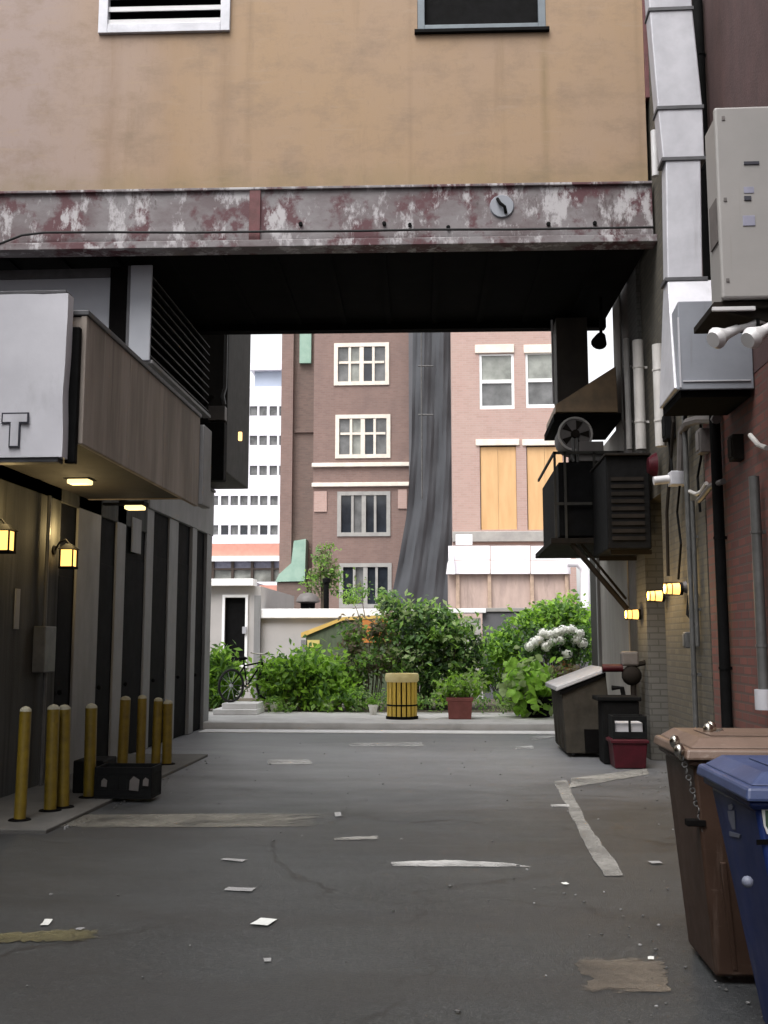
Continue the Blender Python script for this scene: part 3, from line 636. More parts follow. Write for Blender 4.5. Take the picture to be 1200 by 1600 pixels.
c2 = pY(211, 794, 13.0); sl2 = strip_light("strip_light", c2, .24, "flat lit light fitting on the grey wall past the canopy end", None)
build(MB().box(LX+.02, c2.x-.13, 12.95, 13.05, c2.z+.04, c2.z+.07), "bracket", M['black'], sl2)

yk = wy(60)
t = thing("meter_cabinet", "small grey meter cabinet with a conduit on the annex wall between the lanterns", "meter cabinet", (LX, yk, 1.2))
build(MB().box(LX+.001, LX+.14, yk-.16, yk+.16, 1.25, 1.75), "case", M['conduit'], t, bevel=.012)
build(MB().cyl((LX+.06, yk, 1.75), (LX+.06, yk, 3.2), .022).cyl((LX+.06, yk+.08, .03), (LX+.06, yk+.08, 1.25), .022), "conduit", M['conduit'], t, smooth=True)
q = pX(28, 950, LX+.02)
tag(build(MB().box(LX+.001, LX+.02, q.y-.05, q.y+.05, q.z-.22, q.z+.20), "wall_glint", M['trim'], bevel=.003), "narrow pale strip standing in for a reflection on the annex wall at the left edge", "reflection strip")  # pale strip put in for a thin vertical reflection
# bollards
def bollard(X, Y, h, r, label):
    t = thing("bollard", label, "bollard", (X, Y, 0.028), 0, "yellow bollards along the annex")
    t.rotation_euler = (R(rnd.uniform(-.8, .8)), R(rnd.uniform(-1.3, 1.3)), rnd.uniform(0, 6))
    build(MB().lathe((0, 0, 0), [(r, 0), (r, h-.028)], 18), "post", M['yellow'], t, smooth=True, local=True)
    build(MB().lathe((0, 0, 0), [(r*1.01, h-.028), (r*.95, h-.008), (r*.6, h+.01), (.002, h+.02)], 18), "cap", M['cap'], t, smooth=True, local=True)
    build(MB().lathe((0, 0, 0), [(r+.05, 0), (r+.04, .012), (r+.001, .016)], 18), "base_ring", M['soffit'], t, smooth=True, local=True)
for u0, u1, vt, vb, lb in ((18, 36, 1107, 1283, "tallest yellow bollard, nearest the camera at the left edge"),
        (65, 84, 1104, 1268, "yellow bollard left of the close pair, second from the left edge"),
        (85, 104, 1104, 1263, "yellow bollard right of the close pair, touching its twin"),
        (127, 145, 1102, 1247, "yellow bollard standing just left of the black crate"),
        (180, 196, 1090, 1203, "dark yellow bollard behind the left half of the black crate"),
        (210, 224, 1088, 1199, "dark yellow bollard behind the right half of the black crate"),
        (234, 248, 1092, 1196, "dark yellow bollard beside the farthest one, behind the crate's right end"),
        (251, 266, 1096, 1195, "farthest yellow bollard, set against the pale pier past the crate")):
    p = pZ((u0+u1)/2, vb, .03); top = pY((u0+u1)/2, vt, p.y).z
    wd = (pY(u1, vb, p.y).x - pY(u0, vb, p.y).x)/2
    bollard(p.x, p.y + wd, top - .03, wd, lb)

# black crate
p0, p1 = pZ(146, 1248, .03), pZ(244, 1248, .03); hz = pY(200, 1199, p0.y).z
cr = thing("milk_crate", "black plastic crate with dirty labels lying on the ground between the yellow bollards", "crate", (p0.x, p0.y, .03))
x0, x1, y0, y1 = p0.x, p1.x-.04, p0.y, p0.y+.36
mb = MB(); mb.box(x0, x1, y0, y1, .03, .05)
for (ya, yb) in ((y0, y0+.02), (y1-.02, y1)):
    mb.box(x0, x1, ya, yb, hz-.07, hz); mb.box(x0, x1, ya, yb, .051, .12); mb.box(x0, x1, ya+.004, yb-.004, .12, hz-.07)
    for i in range(6): xx = x0 + (x1-x0-.03)*i/5; mb.box(xx, xx+.03, ya-.004, yb+.004, .12, hz-.07)
for (xa, xb_) in ((x0, x0+.02), (x1-.02, x1)):
    mb.box(xa, xb_, y0+.02, y1-.02, hz-.07, hz); mb.box(xa+.003, xb_-.003, y0+.02, y1-.02, .051, hz-.07)
build(mb, "crate_body", M['crate'], cr, bevel=.004)
for u, v, s_ in ((210, 1225, .085), (163, 1223, .05), (228, 1222, .05)):
    q = pY(u, v, y0); build(MB().prism([(q.x-s_*.6, y0-.006, q.z-s_*.7), (q.x+s_*.5, y0-.006, q.z-s_*.8), (q.x+s_*.6, y0-.006, q.z+s_*.5), (q.x-s_*.1, y0-.006, q.z+s_*.9), (q.x-s_*.55, y0-.006, q.z+s_*.4)], (0, .002, 0)), "scuffed_label", M['fan'], cr)
tag(build(MB().box(p0.x-.35, p0.x-.03, p0.y+.35, p0.y+.8, .03, .36), "cardboard_bin", M['crate'], bevel=.015), "low black plastic tub in the shade left of the black crate, behind a bollard", "tub")

# ------------------------------------------------------------------ right side walls
def ry(u): return pX(u, 1000, RX).y
yR = ry(1112)
rb = thing("red_brick_building", "nearest red brick building on the right with a maroon rendered upper wall", "building", (RX, 6, 0))
zsp = pX(1160, 600, RX).z
build(MB().box(RX, 9, -16, yR, 0, zsp), "brick_wall", M['redbrick'], rb)
build(MB().box(RX-.004, 9, -16, yR, zsp+.002, 12), "upper_wall", M['maroonrender'], rb)
y1_, y2_, y3_, y4_, y5_ = ry(1038), ry(1015), ry(1000), ry(983), ry(938)
yb_ = thing("yellow_brick_building", "yellow grey brick building with a dark doorway behind the wall lamps", "building", (RX, 12, 0))
build(MB().box(RX+.02, 9, yR+.14, y1_, 0, 10.5), "wall", M['yellowbrick'], yb_)
build(MB().box(RX+.03, 9, y1_, y2_, 3.5, 10.5), "upper_wall", M['yellowbrick'], yb_)
build(MB().box(RX+.35, RX+.45, y1_+.02, y2_-.02, 0, 3.48), "door", M['annexdark'], yb_)
build(MB().box(RX-.03, 9, y2_, y3_, 0, 10.4), "pier", M['stonepil'], yb_)
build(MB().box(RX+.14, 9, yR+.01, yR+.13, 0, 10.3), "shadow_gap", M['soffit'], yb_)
wb = thing("white_walled_building", "off white painted building at the far right mouth of the alley with a dark corner", "building", (RX, 17, 0))
ym = 16.55
build(MB().box(RX+.0, 9, y4_+.02, ym, 0, 10.2), "wall", M['whitewall'], wb)
build(MB().box(RX+.006, 9, ym+.002, y5_, 0, 5.0), "low_wall", M['whitewall'], wb)
build(MB().box(RX+.02, 9, y3_+.002, y4_+.018, 0, 10.2), "brown_bay", M['browndoor'], wb)
build(MB().box(RX+.01, 9, y5_+.002, 20.1, 0, 4.9), "corner_pier", M['olive'], wb)
build(MB().box(RX-.05, RX+.009, y5_-.12, y5_+.02, 0, 4.8), "corner_trim", M['trim'], wb)

# pipes on the right wall
def vpipe(u, v0, v1, X, r, m, label, name="downpipe", cat="pipe", foot=False, nc=None):
    a, b = pX(u, v0, X), pX(u, v1, X); y = (a.y+b.y)/2
    t = thing(name, label, cat, (X, y, min(a.z, b.z)))
    build(MB().cyl((X, y, a.z), (X, y, b.z), r, r, 10), "pipe", m, t, smooth=True)
    n = nc or max(2, int(abs(a.z-b.z)/1.2))
    for i in range(n): z = b.z + (a.z-b.z)*(i+.5)/n; build(MB().cyl((X, y, z-.012), (X, y, z+.012), r*1.12, r*1.12, 10).box(X, RX+.06, y-.01, y+.01, z-.015, z+.015), "clip", m, t)
    if foot: build(MB().cyl((X, y, b.z-.05), (X, y, b.z+.12), r*1.7, r*1.7, 12), "cap", M['galv'], t, smooth=True)
    return t
vpipe(1186, 740, 1098, RX-.08, .045, M['conduit'], "grey conduit with a capped foot on the red brick wall above the brown bin", foot=True)
vpipe(1077, 560, 1150, RX-.06, .03, M['conduit'], "thin grey conduit running down the yellow brick behind the twin lamps")
vpipe(981, 525, 705, RX-.09, .045, M['pipewhite'], "thin white pipe farthest of three under the bridge, beside the exhaust hood")
vpipe(999, 528, 705, RX-.09, .075, M['pipewhite'], "stout white pipe in the middle of three below the bridge")
vpipe(1030, 535, 700, RX-.10, .07, M['pipewhite'], "stout white pipe nearest of three below the bridge, beside the grey duct")
vpipe(1112, -60, 1140, RX-.07, .055, M['black'], "black downpipe at the joint of the red and yellow brick walls")
vpipe(1086, 780, 1010, RX-.03, .025, M['conduit'], "short grey pipe just right of the twin lamps on yellow brick")

wp = pX(1023, 240, RX-.1)
tag(build(MB().cyl((RX-.1, wp.y, wp.z-.30), (RX-.1, wp.y, wp.z+.30), .045, .045, 10).box(RX-.1, RX+.05, wp.y-.02, wp.y+.02, wp.z-.2, wp.z-.16), "vent_stub", M['white_plastic'], smooth=True), "short white vent pipe between the bridge end and the square duct", "pipe")
# square duct, box
DY = 9.7
dk = thing("square_duct", "galvanised square duct in four sections climbing the right wall past the bridge", "duct", (pY(1060, 435, DY).x, DY, pY(1060, 435, DY).z))
lev = [(-70, 1009, 1076), (14, 1015, 1082), (168, 1028, 1098), (248, 1036, 1101), (436, 1041, 1104)]
def ring_at(v, u0, u1, g=0, d=.20):
    a, b = pY(u0, v, DY), pY(u1, v, DY); z = (a.z+b.z)/2
    return [(a.x-g, DY-g, z), (b.x+g, DY-g, z), (b.x+g, DY+d+g, z), (a.x-g, DY+d+g, z)], z
for i in range(4):
    (v0, l0, r0), (v1, l1, r1) = lev[i], lev[i+1]
    if i == 3: l0, r0, l1, r1 = 1040, 1095, 1043, 1098
    t_, _ = ring_at(v0, l0, r0); b_, _ = ring_at(v1, l1, r1)
    build(MB().hexa([b_[0], b_[1], b_[2], b_[3], t_[0], t_[1], t_[2], t_[3]]), "section", M['galv'], dk, bevel=.012)
for i in range(1, 5):
    v, l0, r0 = lev[i]; b_, z = ring_at(v, l0, r0, .012)
    build(MB().box(b_[0][0], b_[1][0], b_[0][1], b_[2][1], z-.02, z+.02), "flange", M['seam'], dk, bevel=.004)
HY = 9.1
hx0, hx1, hz0, hz1 = rc(1056, 470, 1190, 608, HY)
hx1 = min(hx1, RX-.01)
gb = thing("hood_box", "blue grey sheet metal plenum box below the square duct with an angled side", "duct box", (hx0, HY, hz0))
b_, zt_ = ring_at(438, 1043, 1103)
build(MB().hexa([(hx0-.02, HY+.03, hz0+.02), (hx1, HY+.03, hz0+.02), (hx1, DY+.25, hz0+.02), (hx0+.01, DY+.25, hz0+.02), (b_[0][0], DY, zt_), (b_[1][0]+.2, DY, zt_), (b_[1][0]+.2, DY+.2, zt_), (b_[0][0], DY+.2, zt_)]), "transition", M['galv'], gb, bevel=.01)
build(MB().hexa([(hx0, HY, hz0), (hx1, HY, hz0), (hx1, HY+.028, hz0), (hx0, HY+.028, hz0), (hx0+.03, HY-.01, hz1), (hx1, HY-.01, hz1), (hx1, HY+.5, hz1), (hx0+.05, HY+.35, hz1)]), "front_panel", M['greybox'], gb, bevel=.008)
build(MB().box(hx0+.04, hx1-.02, HY+.05, DY+.22, hz0-.06, hz0+.018), "dark_mouth", M['soffit'], gb)
build(MB().box(hx0+.02, hx0+.035, HY-.012, HY-.001, hz0+.02, hz1-.15).box(hx0+.05, hx1-.03, HY-.012, HY-.001, hz0+.07, hz0+.082), "seam", M['galv'], gb)

# electrical / air cabinet
EY = 7.6
ex0, _, ez0, ez1 = rc(1122, 166, 1200, 466, EY); ex1 = RX - .01
eb = thing("wall_cabinet", "big beige grey equipment cabinet with small slots fixed to the red brick wall", "cabinet", (ex0, EY, ez0))
build(MB().box(ex0, ex1, EY, EY+.055, ez0, ez1), "front_door", M['cabinet'], eb, bevel=.018)
build(MB().box(ex0+.03, ex1, EY+.06, EY+.42, ez0+.02, ez1-.02), "case", M['cabinet'], eb, bevel=.01)
build(MB().box(ex0+.018, ex0+.029, EY+.12, EY+.34, ez0+.5, ez0+.85), "side_grille", M['fan'], eb)
def plate(u, v, wpx, hpx, m, name, parent, Y, d=.006):
    a = rc(u-wpx/2, v-hpx/2, u+wpx/2, v+hpx/2, Y); return build(MB().box(a[0], a[1], Y-d, Y-.0005, a[2], a[3]), name, m, parent, bevel=.002)
plate(1174, 255, 24, 5, M['ink'], "slot", eb, EY, .008); plate(1168, 310, 11, 7, M['ink'], "slot", eb, EY, .008)
plate(1170, 345, 19, 16, M['lilac'], "label_plate", eb, EY); plate(1170, 297, 16, 10, M['lilac'], "label_plate", eb, EY, .004)
plate(1130, 185, 5, 7, M['fan'], "screw", eb, EY); plate(1133, 312, 5, 6, M['fan'], "screw", eb, EY); plate(1137, 438, 5, 6, M['fan'], "screw", eb, EY)
t = thing("cabinet_bracket", "dark angle iron shelf carrying the beige wall cabinet", "bracket", (ex0, EY, ez0-.1))
build(MB().box(ex0-.05, ex1, EY+.05, EY+.7, ez0-.06, ez0-.005), "tray", M['dkbrown'], t, bevel=.006)
build(MB().prism([(ex0, EY+.1, ez0-.06), (ex1, EY+.1, ez0-.06), (ex1, EY+.1, ez0-.22)], (0, .04, 0)), "gusset", M['dkbrown'], t)
build(MB().box(ex0-.07, ex0+.25, EY+.02, EY+.048, ez0-.085, ez0-.055), "edge_trim", M['white_plastic'], t, bevel=.004)

# twin floodlight under the cabinet
fp = pY(1190, 512, 7.75)
fl = thing("twin_floodlight", "unlit white twin headed floodlight below the beige wall cabinet", "floodlight", (fp.x+.1, 7.75, fp.z))
def head(p0, p1, nm):
    p0, p1 = Vector(p0), Vector(p1); d = p1-p0
    build(MB().cyl(p0, p0+d*.5, .035, .045, 14).cyl(p0+d*.5, p0+d*.85, .045, .085, 14).cyl(p0+d*.85, p1, .085, .06, 14), nm, M['white_plastic'], fl, smooth=True)
A, B = pY(1152, 514, 7.75), pY(1114, 531, 7.62); head(A, B, "lamp_head")
A2, B2 = pY(1215, 505, 7.65), pY(1168, 532, 7.5); head(A2, B2, "lamp_head")
build(MB().tube([A, pY(1170, 510, 7.75), pY(1190, 500, 7.75), (RX, 7.8, fp.z+.05)], .028), "arm", M['white_plastic'], fl, smooth=True)
build(MB().cyl((RX-.03, 7.8, fp.z+.05), (RX-.001, 7.8, fp.z+.05), .08, .08, 14), "base_plate", M['white_plastic'], fl, smooth=True)
build(MB().box(pY(1182, 510, 7.75).x-.008, pY(1182, 510, 7.75).x+.012, 7.7, 7.8, fp.z-.02, fp.z+.06), "clamp", M['black'], fl)
vp = pY(1196, 580, 8.0)
tag(build(MB().tube([(RX-.10, 8.0, fp.z), (RX-.10, 8.0, fp.z-.9), (RX-.04, 8.0, fp.z-1.1), (RX-.03, 8.0, fp.z-1.5)], .045), "bent_pipe", M['pipewhite'], smooth=True), "pale bent pipe dropping from the floodlight on red brick", "pipe")

# junction boxes, tangled conduits, bell
jx = pX(1057, 748, RX-.08)
jb = thing("junction_box", "white junction box with a short stub on the yellow brick wall", "junction box", (RX, jx.y, jx.z))
build(MB().box(RX-.16, RX+.019, jx.y-.10, jx.y+.10, jx.z-.08, jx.z+.08), "box", M['galv'], jb, bevel=.008)
build(MB().cyl((RX-.34, jx.y+.02, jx.z-.02), (RX-.16, jx.y+.02, jx.z), .05, .05, 12), "stub", M['white_plastic'], jb, smooth=True)
cd_ = thing("cable_bundle", "tangle of bent conduits and cables on the brick below the plenum box", "cables", (RX, 11.2, 3.6))
def px_(u, v, X=RX-.07): return pX(u, v, X)
for pts, r, m, nm in (([(1120, 655), (1095, 655), (1075, 660), (1066, 675), (1064, 735)], .05, 'fan', "elbow_pipe"),
                      ([(1104, 755), (1096, 768), (1088, 772), (1078, 768)], .022, 'pipewhite', "looped_cable"),
                      ([(1198, 700), (1185, 695), (1172, 680)], .022, 'pipewhite', "cable_end"),
                      ([(1072, 600), (1073, 640), (1070, 655)], .022, 'black', "cable"),
                      ([(1130, 752), (1110, 760), (1098, 776), (1092, 782)], .03, 'fan', "cable_drop")):
    build(MB().tube([px_(*q) for q in pts], r), nm, M[m], cd_, smooth=True)
for pts, r, m, nm in (([(1040, 640), (1046, 690), (1050, 735)], .018, 'black', "cable"), ([(1100, 600), (1092, 640), (1098, 700), (1090, 745), (1094, 800)], .014, 'black', "cable"),
                      ([(1062, 760), (1058, 800), (1064, 850), (1060, 905)], .014, 'black', "cable"), ([(1045, 610), (1052, 660), (1048, 720), (1042, 800), (1044, 900)], .02, 'dkbrown', "cable")):
    build(MB().tube([px_(u_, v_, RX-.04) for u_, v_ in pts], r), nm, M[m], cd_, smooth=True)
for u_, v_, sz_, m, lb in ((1098, 690, .13, 'fan', "small rusty box on yellow brick under the plenum box"), (1044, 668, .16, 'black', "black valve box on the yellow brick left of the bent conduits"), (1076, 1000, .09, 'conduit', "small grey outlet box low on yellow brick below the twin lamps"), (1150, 700, .12, 'dkbrown', "dark brown box on the red brick below the floodlight")):
    q = px_(u_, v_, RX-.05)
    t = thing("wall_box", lb, "wall box", (RX, q.y, q.z))
    build(MB().box(RX-.10, RX+.018, q.y-sz_*.7, q.y+sz_*.7, q.z-sz_, q.z+sz_), "case", M[m], t, bevel=.01)
    build(MB().box(RX-.112, RX-.101, q.y-sz_*.5, q.y+sz_*.5, q.z-sz_*.75, q.z+sz_*.75), "cover", M[m], t, bevel=.004)
be = pX(1022, 727, RX-.06)
t = thing("alarm_bell", "small maroon alarm bell on the stone pier at the right", "alarm bell", (RX, be.y, be.z))
build(MB().cyl((RX-.14, be.y, be.z), (RX-.04, be.y, be.z), .10, .17, 18), "gong", M['red'], t, smooth=True)
build(MB().box(RX-.05, RX-.031, be.y-.09, be.y+.09, be.z-.09, be.z+.09), "back_plate", M['black'], t)

# right wall lamps
def jar(u, v, label, X=RX):
    p = pX(u, v, X-.14)
    t = thing("wall_lamp", label, "wall lamp", (X, p.y, p.z), 0, "lit jar lamps on the right wall")
    build(MB().cyl((X-.045, p.y, p.z+.02), (X, p.y, p.z+.02), .06, .07, 14), "back_box", M['fan'], t, smooth=True)
    build(MB().cyl((X-.08, p.y, p.z), (X-.045, p.y, p.z), .075, .075, 14), "collar", M['dkbrown'], t, smooth=True)
    build(MB().cyl((X-.25, p.y, p.z), (X-.08, p.y, p.z), .055, .068, 16), "glass", M['lampwarm'], t, smooth=True)
    build(MB().torus((X-.17, p.y, p.z), .073, .006, 'x', 20, 6).torus((X-.23, p.y, p.z), .066, .006, 'x', 20, 6).box(X-.26, X-.08, p.y-.004, p.y+.004, p.z+.068, p.z+.078).box(X-.26, X-.08, p.y-.004, p.y+.004, p.z-.078, p.z-.068), "guard", M['dkbrown'], t)
    ld = bpy.data.lights.new("lamp_glow", 'POINT'); ld.energy = 6; ld.color = (1, .68, .28); ld.shadow_soft_size = .05
    lo = bpy.data.objects.new("lamp_glow", ld); COL.objects.link(lo); lo.parent = t; lo.location = (-.33, 0, 0)
jar(1053, 920, "lit jar lamp on yellow brick, nearest of the three on the right wall", RX+.02)
jar(1026, 931, "lit jar lamp at the dark doorway, middle of the three on the right wall", RX+.03)
jar(990, 960, "lit jar lamp below the platform strut, farthest and lowest of three", RX)
gp = pX(1072, 960, RX-.1)
t = thing("hose_bib", "dark hooked bracket hanging below the twin wall lamps", "bracket", (RX, gp.y, gp.z))
build(MB().tube([(RX+.02, gp.y, gp.z+.25), (RX-.06, gp.y, gp.z+.2), (RX-.08, gp.y, gp.z), (RX-.02, gp.y-.12, gp.z-.12)], .022), "hook", M['black'], t, smooth=True)

# exhaust hood, fan, riser, platform
PY0, PY1 = 15.3, 18.0
px0 = pY(866, 790, PY0).x; pz0 = pY(900, 846, PY0).z; pz1 = pY(900, 705, PY0).z
pl = thing("service_platform", "dark boxed steel service platform bracketed high on the far right wall", "platform", (px0, PY0, pz0))
build(MB().box(px0+.08, RX-.10, PY0+.08, PY1, pz0+.08, pz1-.15), "machine_case", M['black'], pl, bevel=.02)
build(MB().box(px0-.06, RX-.10, PY0-.03, PY1+.05, pz0-.03, pz0+.05), "deck", M['dkbrown'], pl, bevel=.006)
mb = MB()
for u in (868, 884, 930, 968):
    X = pY(u, 780, PY0).x; mb.box(X-.018, X+.018, PY0, PY0+.03, pz0+.05, pz1)
mb.box(px0, RX-.1, PY0, PY0+.03, pz1-.04, pz1).box(px0, RX-.1, PY0+.004, PY0+.026, pz0+.55, pz0+.59)
mb.box(px0, px0+.03, PY0+.03, PY1, pz1-.04, pz1)
build(mb, "railing", M['olive'], pl)
for yy in (PY0+.05,):
    build(MB().tube([(RX-.11, yy, pz0-1.0), (px0+.25, yy, pz0-.03)], .04), "strut", M['dkbrown'], pl, smooth=True)
build(MB().tube([(RX-.11, PY0+.12, pz0-.85), (px0+.4, PY0+.12, pz0-.03)], .02), "brace", M['dkbrown'], pl, smooth=True)
hd = thing("exhaust_hood", "greasy tan wedge shaped exhaust hood above the round fan", "exhaust hood", (px0, PY0+.4, pz1))
h0, h1, h2 = pY(868, 632, PY0+.4), pY(962, 572, PY0+.4), pY(966, 644, PY0+.4)
h0b = pY(868, 644, PY0+.4)
build(MB().prism([h0, h1, h2, h0b], (0, 1.5, 0)), "hood", M['tanmetal'], hd, bevel=.01)
build(MB().box(h0.x-.03, h2.x+.04, PY0+.38, PY0+2.0, h2.z-.12, h2.z-.02), "rim", M['soffit'], hd)
fc = pY(899, 678, PY0+.35); 
fn = thing("exhaust_fan", "round grey exhaust fan drum under the tan hood", "fan", (fc.x, PY0+.35, fc.z-.25))
rr_ = pY(925, 678, PY0+.35).x - fc.x
build(MB().cyl((fc.x, PY0+.36, fc.z), (fc.x, PY0+1.0, fc.z), rr_, rr_, 24), "drum", M['fan'], fn, smooth=True)
build(MB().torus((fc.x, PY0+.35, fc.z), rr_, .018, 'y'), "rim", M['pipewhite'], fn, smooth=True)
mb = MB().cyl((fc.x, PY0+.30, fc.z), (fc.x, PY0+.36, fc.z), .06, .07, 12)
for k in range(5):
    t_ = k*2*math.pi/5; mb.prism([(fc.x+.05*math.cos(t_), PY0+.34, fc.z+.05*math.sin(t_)), (fc.x+rr_*.85*math.cos(t_-.25), PY0+.335, fc.z+rr_*.85*math.sin(t_-.25)), (fc.x+rr_*.85*math.cos(t_+.25), PY0+.35, fc.z+rr_*.85*math.sin(t_+.25))], (0, .006, 0))
build(mb, "blades", M['dkbrown'], fn)
build(MB().box(fc.x-.05, fc.x+.25, PY0+.45, PY0+.9, pz1-.02, fc.z-rr_*.9), "pedestal", M['dkbrown'], fn)
rs = thing("exhaust_riser", "dark flat exhaust riser climbing from the tan hood to the bridge underside", "duct", (px0, 16.2, 5))
g0, g1, gz, _ = rc(870, 520, 919, 610, PY0+.9)
build(MB().box(g0, g1, PY0+.9, PY0+1.4, gz-.2, zb+.02), "duct", M['riser'], rs, bevel=.01)
build(MB().cyl((g0-.06, PY0+.95, gz-.2), (g0-.06, PY0+.95, zb), .018, .018, 8), "side_pipe", M['white_plastic'], rs, smooth=True)
ac = pY(895, 728, PY0+.2)
t = thing("control_box", "small brownish control box standing on the platform below the fan", "control box", (ac.x+.1, PY0+.1, pz1-.1))
build(MB().box(ac.x+.08, ac.x+.45, PY0+.06, PY0+.3, pz1-.14, pz1+.16), "case", M['fan'], t, bevel=.008)
build(MB().cyl((ac.x+.0, PY0+.1, pz1-.14), (ac.x+.0, PY0+.1, pz1+.22), .025).cyl((ac.x+.06, PY0+.1, pz1-.14), (ac.x+.06, PY0+.1, pz1+.22), .018), "pipes", M['conduit'], t)
dsh = pY(953, 765, PY0-.1)
t = thing("vent_cowl", "curved pale vent cowl poking out of the dark platform", "vent", (dsh.x, PY0-.05, dsh.z))
build(MB().sph((dsh.x, PY0-.02, dsh.z), .2, 14, (.28, .3, 1)), "cowl", M['galv'], t, smooth=True)
fb = pY(939, 525, 15.2)
t = thing("floodlight", "small black floodlight hanging below the right end of the bridge", "floodlight", (fb.x, 15.2, fb.z))
build(MB().cyl((fb.x-.05, 15.1, fb.z-.14), (fb.x, 15.2, fb.z), .12, .07, 14), "head", M['black'], t, smooth=True)
build(MB().cyl((fb.x, 15.2, fb.z), (fb.x+.02, 15.25, zb+.02), .025), "stem", M['black'], t)

wu = thing("condenser_unit", "black boxed condenser unit on the pier between the platform and white junction box", "condenser", (2.1, 13.75, 2.9))
u0_ = pY(948, 780, 13.75).x; za, zb2 = pY(980, 858, 13.75).z, pY(980, 712, 13.75).z
build(MB().box(u0_, RX-.035, 13.75, 15.1, za, zb2), "case", M['black'], wu, bevel=.02)
mb = MB()
for k in range(9): mb.box(u0_+.06, RX-.12, 13.735, 13.748, za+.12+k*.1, za+.17+k*.1)
build(mb, "grille", M['dkbrown'], wu)
build(MB().box(u0_-.02, RX-.02, 13.7, 15.15, zb2, zb2+.03), "top_cap", M['dkbrown'], wu, bevel=.005)
for yy in (13.85, 14.9): build(MB().box(u0_+.05, RX-.02, yy, yy+.05, za-.06, za-.002), "bracket", M['dkbrown'], wu)

# dumpster
DUY = 14.1
d0 = pZ(886, 1183); d1 = pZ(955, 1180); dy0 = d0.y; dy1 = dy0 + 1.5
dzl = pY(874, 1076, dy0).z; dzr = pY(944, 1046, dy0).z; dxl = pY(874, 1076, dy0).x; dxr = pY(946, 1046, dy0).x; dxb0 = d0.x; dxb1 = d1.x
du = thing("dumpster", "drab brown dumpster with a slanted pale lid against the right wall", "dumpster", (dxb0, dy0, 0))
def poly(y): return [(dxb0, y, .05), (dxb1, y, .05), (dxr, y, dzr-.04), (dxl+.03, y, dzl-.04)]
build(MB().prism(poly(dy0), (0, dy1-dy0, 0)), "body", M['dumpster'], du, bevel=.012)
dv = Vector((dxr-dxl, 0, dzr-dzl))
build(MB().prism([(dxl-.05, dy0-.05, dzl-.035), (dxr+.02, dy0-.05, dzr-.03), (dxr+.02, dy0-.05, dzr+.03), (dxl-.05, dy0-.05, dzl+.03)], (0, dy1-dy0+.1, 0)), "lid", M['lidwhite'], du, bevel=.012)
build(MB().prism([(dxl, dy0-.03, dzl-.09), (dxr, dy0-.03, dzr-.09), (dxr, dy0-.03, dzr-.035), (dxl, dy0-.03, dzl-.04)], (0, .03, 0)), "rim", M['soffit'], du)
build(MB().prism([(dxb0+.25, dy0-.012, .06), (dxb1, dy0-.012, .06), (dxb1, dy0-.012, .38), (dxb0+.24, dy0-.012, .38)], (0, .01, 0)), "patch_panel", M['soffit'], du)
for i in range(3): yy = dy0 + .3 + i*.45; build(MB().box(dxb0-.03, dxb0+.03, yy, yy+.06, .1, dzl-.2), "rib", M['dumpster'], du)
for xx in (dxb0+.08, dxb1-.1):
    for yy in (dy0+.1, dy1-.15): build(MB().cyl((xx, yy, .05), (xx+.04, yy, .05), .05, .05, 12), "caster", M['black_rubber'], du)

# red bin + crate on it
r0, r1 = pZ(959, 1201), pZ(1001, 1196); ryy = r0.y
zr1 = pY(980, 1155, ryy).z; zr2 = pY(980, 1119, ryy).z
t = thing("red_tote", "dark red plastic tote on the ground under the black crate", "tote", (r0.x, ryy, 0))
build(MB().frust((r0.x+.02, r1.x, ryy, ryy+.38), .002, (r0.x-.01, r1.x+.03, ryy-.02, ryy+.4), zr1), "body", M['red'], t, bevel=.012)
build(MB().box(r0.x-.03, r1.x+.045, ryy-.035, ryy+.41, zr1-.05, zr1-.012), "rim", M['red'], t, bevel=.006)
t = thing("bottle_crate", "black crate stacked on the red tote by the right wall", "crate", (r0.x, ryy, zr1))
mb = MB().box(r0.x, r1.x+.03, ryy, ryy+.36, zr1+.002, zr1+.02)
mb.box(r0.x, r1.x+.03, ryy, ryy+.02, zr1+.02, zr1+.09).box(r0.x, r1.x+.03, ryy, ryy+.02, zr2-.06, zr2)
for xx in (r0.x, (r0.x+r1.x)/2, r1.x): mb.box(xx, xx+.03, ryy+.002, ryy+.018, zr1+.09, zr2-.06)
mb.box(r0.x, r0.x+.02, ryy+.02, ryy+.36, zr1+.02, zr2).box(r1.x+.01, r1.x+.03, ryy+.02, ryy+.36, zr1+.02, zr2).box(r0.x+.02, r1.x+.01, ryy+.34, ryy+.36, zr1+.02, zr2)
build(mb, "crate_body", M['crate'], t, bevel=.003)
build(MB().box(r0.x+.04, r1.x-.01, ryy+.05, ryy+.3, zr1+.02, zr2-.08), "bottles", M['galv'], t, bevel=.02)
build(MB().box(r0.x-.05, r1.x+.02, ryy+.45, ryy+.9, .0, zr2+.16).box(r0.x-.12, r1.x+.05, ryy+.42, ryy+.93, zr2+.16, zr2+.22), "bin_mesh", M['black'])
o = COL.objects["bin_mesh"]; o.name = "lidded_bin"; tag(o, "black lidded bin standing behind the crate and red tote", "bin")
for ch in [o]:
    b = o.modifiers.new("bevel", 'BEVEL'); b.width = .015; b.segments = 2
gm = pX(983, 1040, RX-.25); gy = gm.y
gmt = thing("gas_meter", "dark gas meter with a round regulator on the wall behind the red tote", "gas meter", (RX-.2, gy, .5))
build(MB().tube([(RX-.2, gy, 0), (RX-.2, gy, 1.0), (RX-.2, gy, 1.25), (RX-.02, gy, 1.3)], .04), "riser_pipe", M['dkbrown'], gmt, smooth=True)
build(MB().sph((RX-.22, gy, 1.12), .14, 14, (1, .7, 1)), "regulator", M['dkbrown'], gmt, smooth=True)
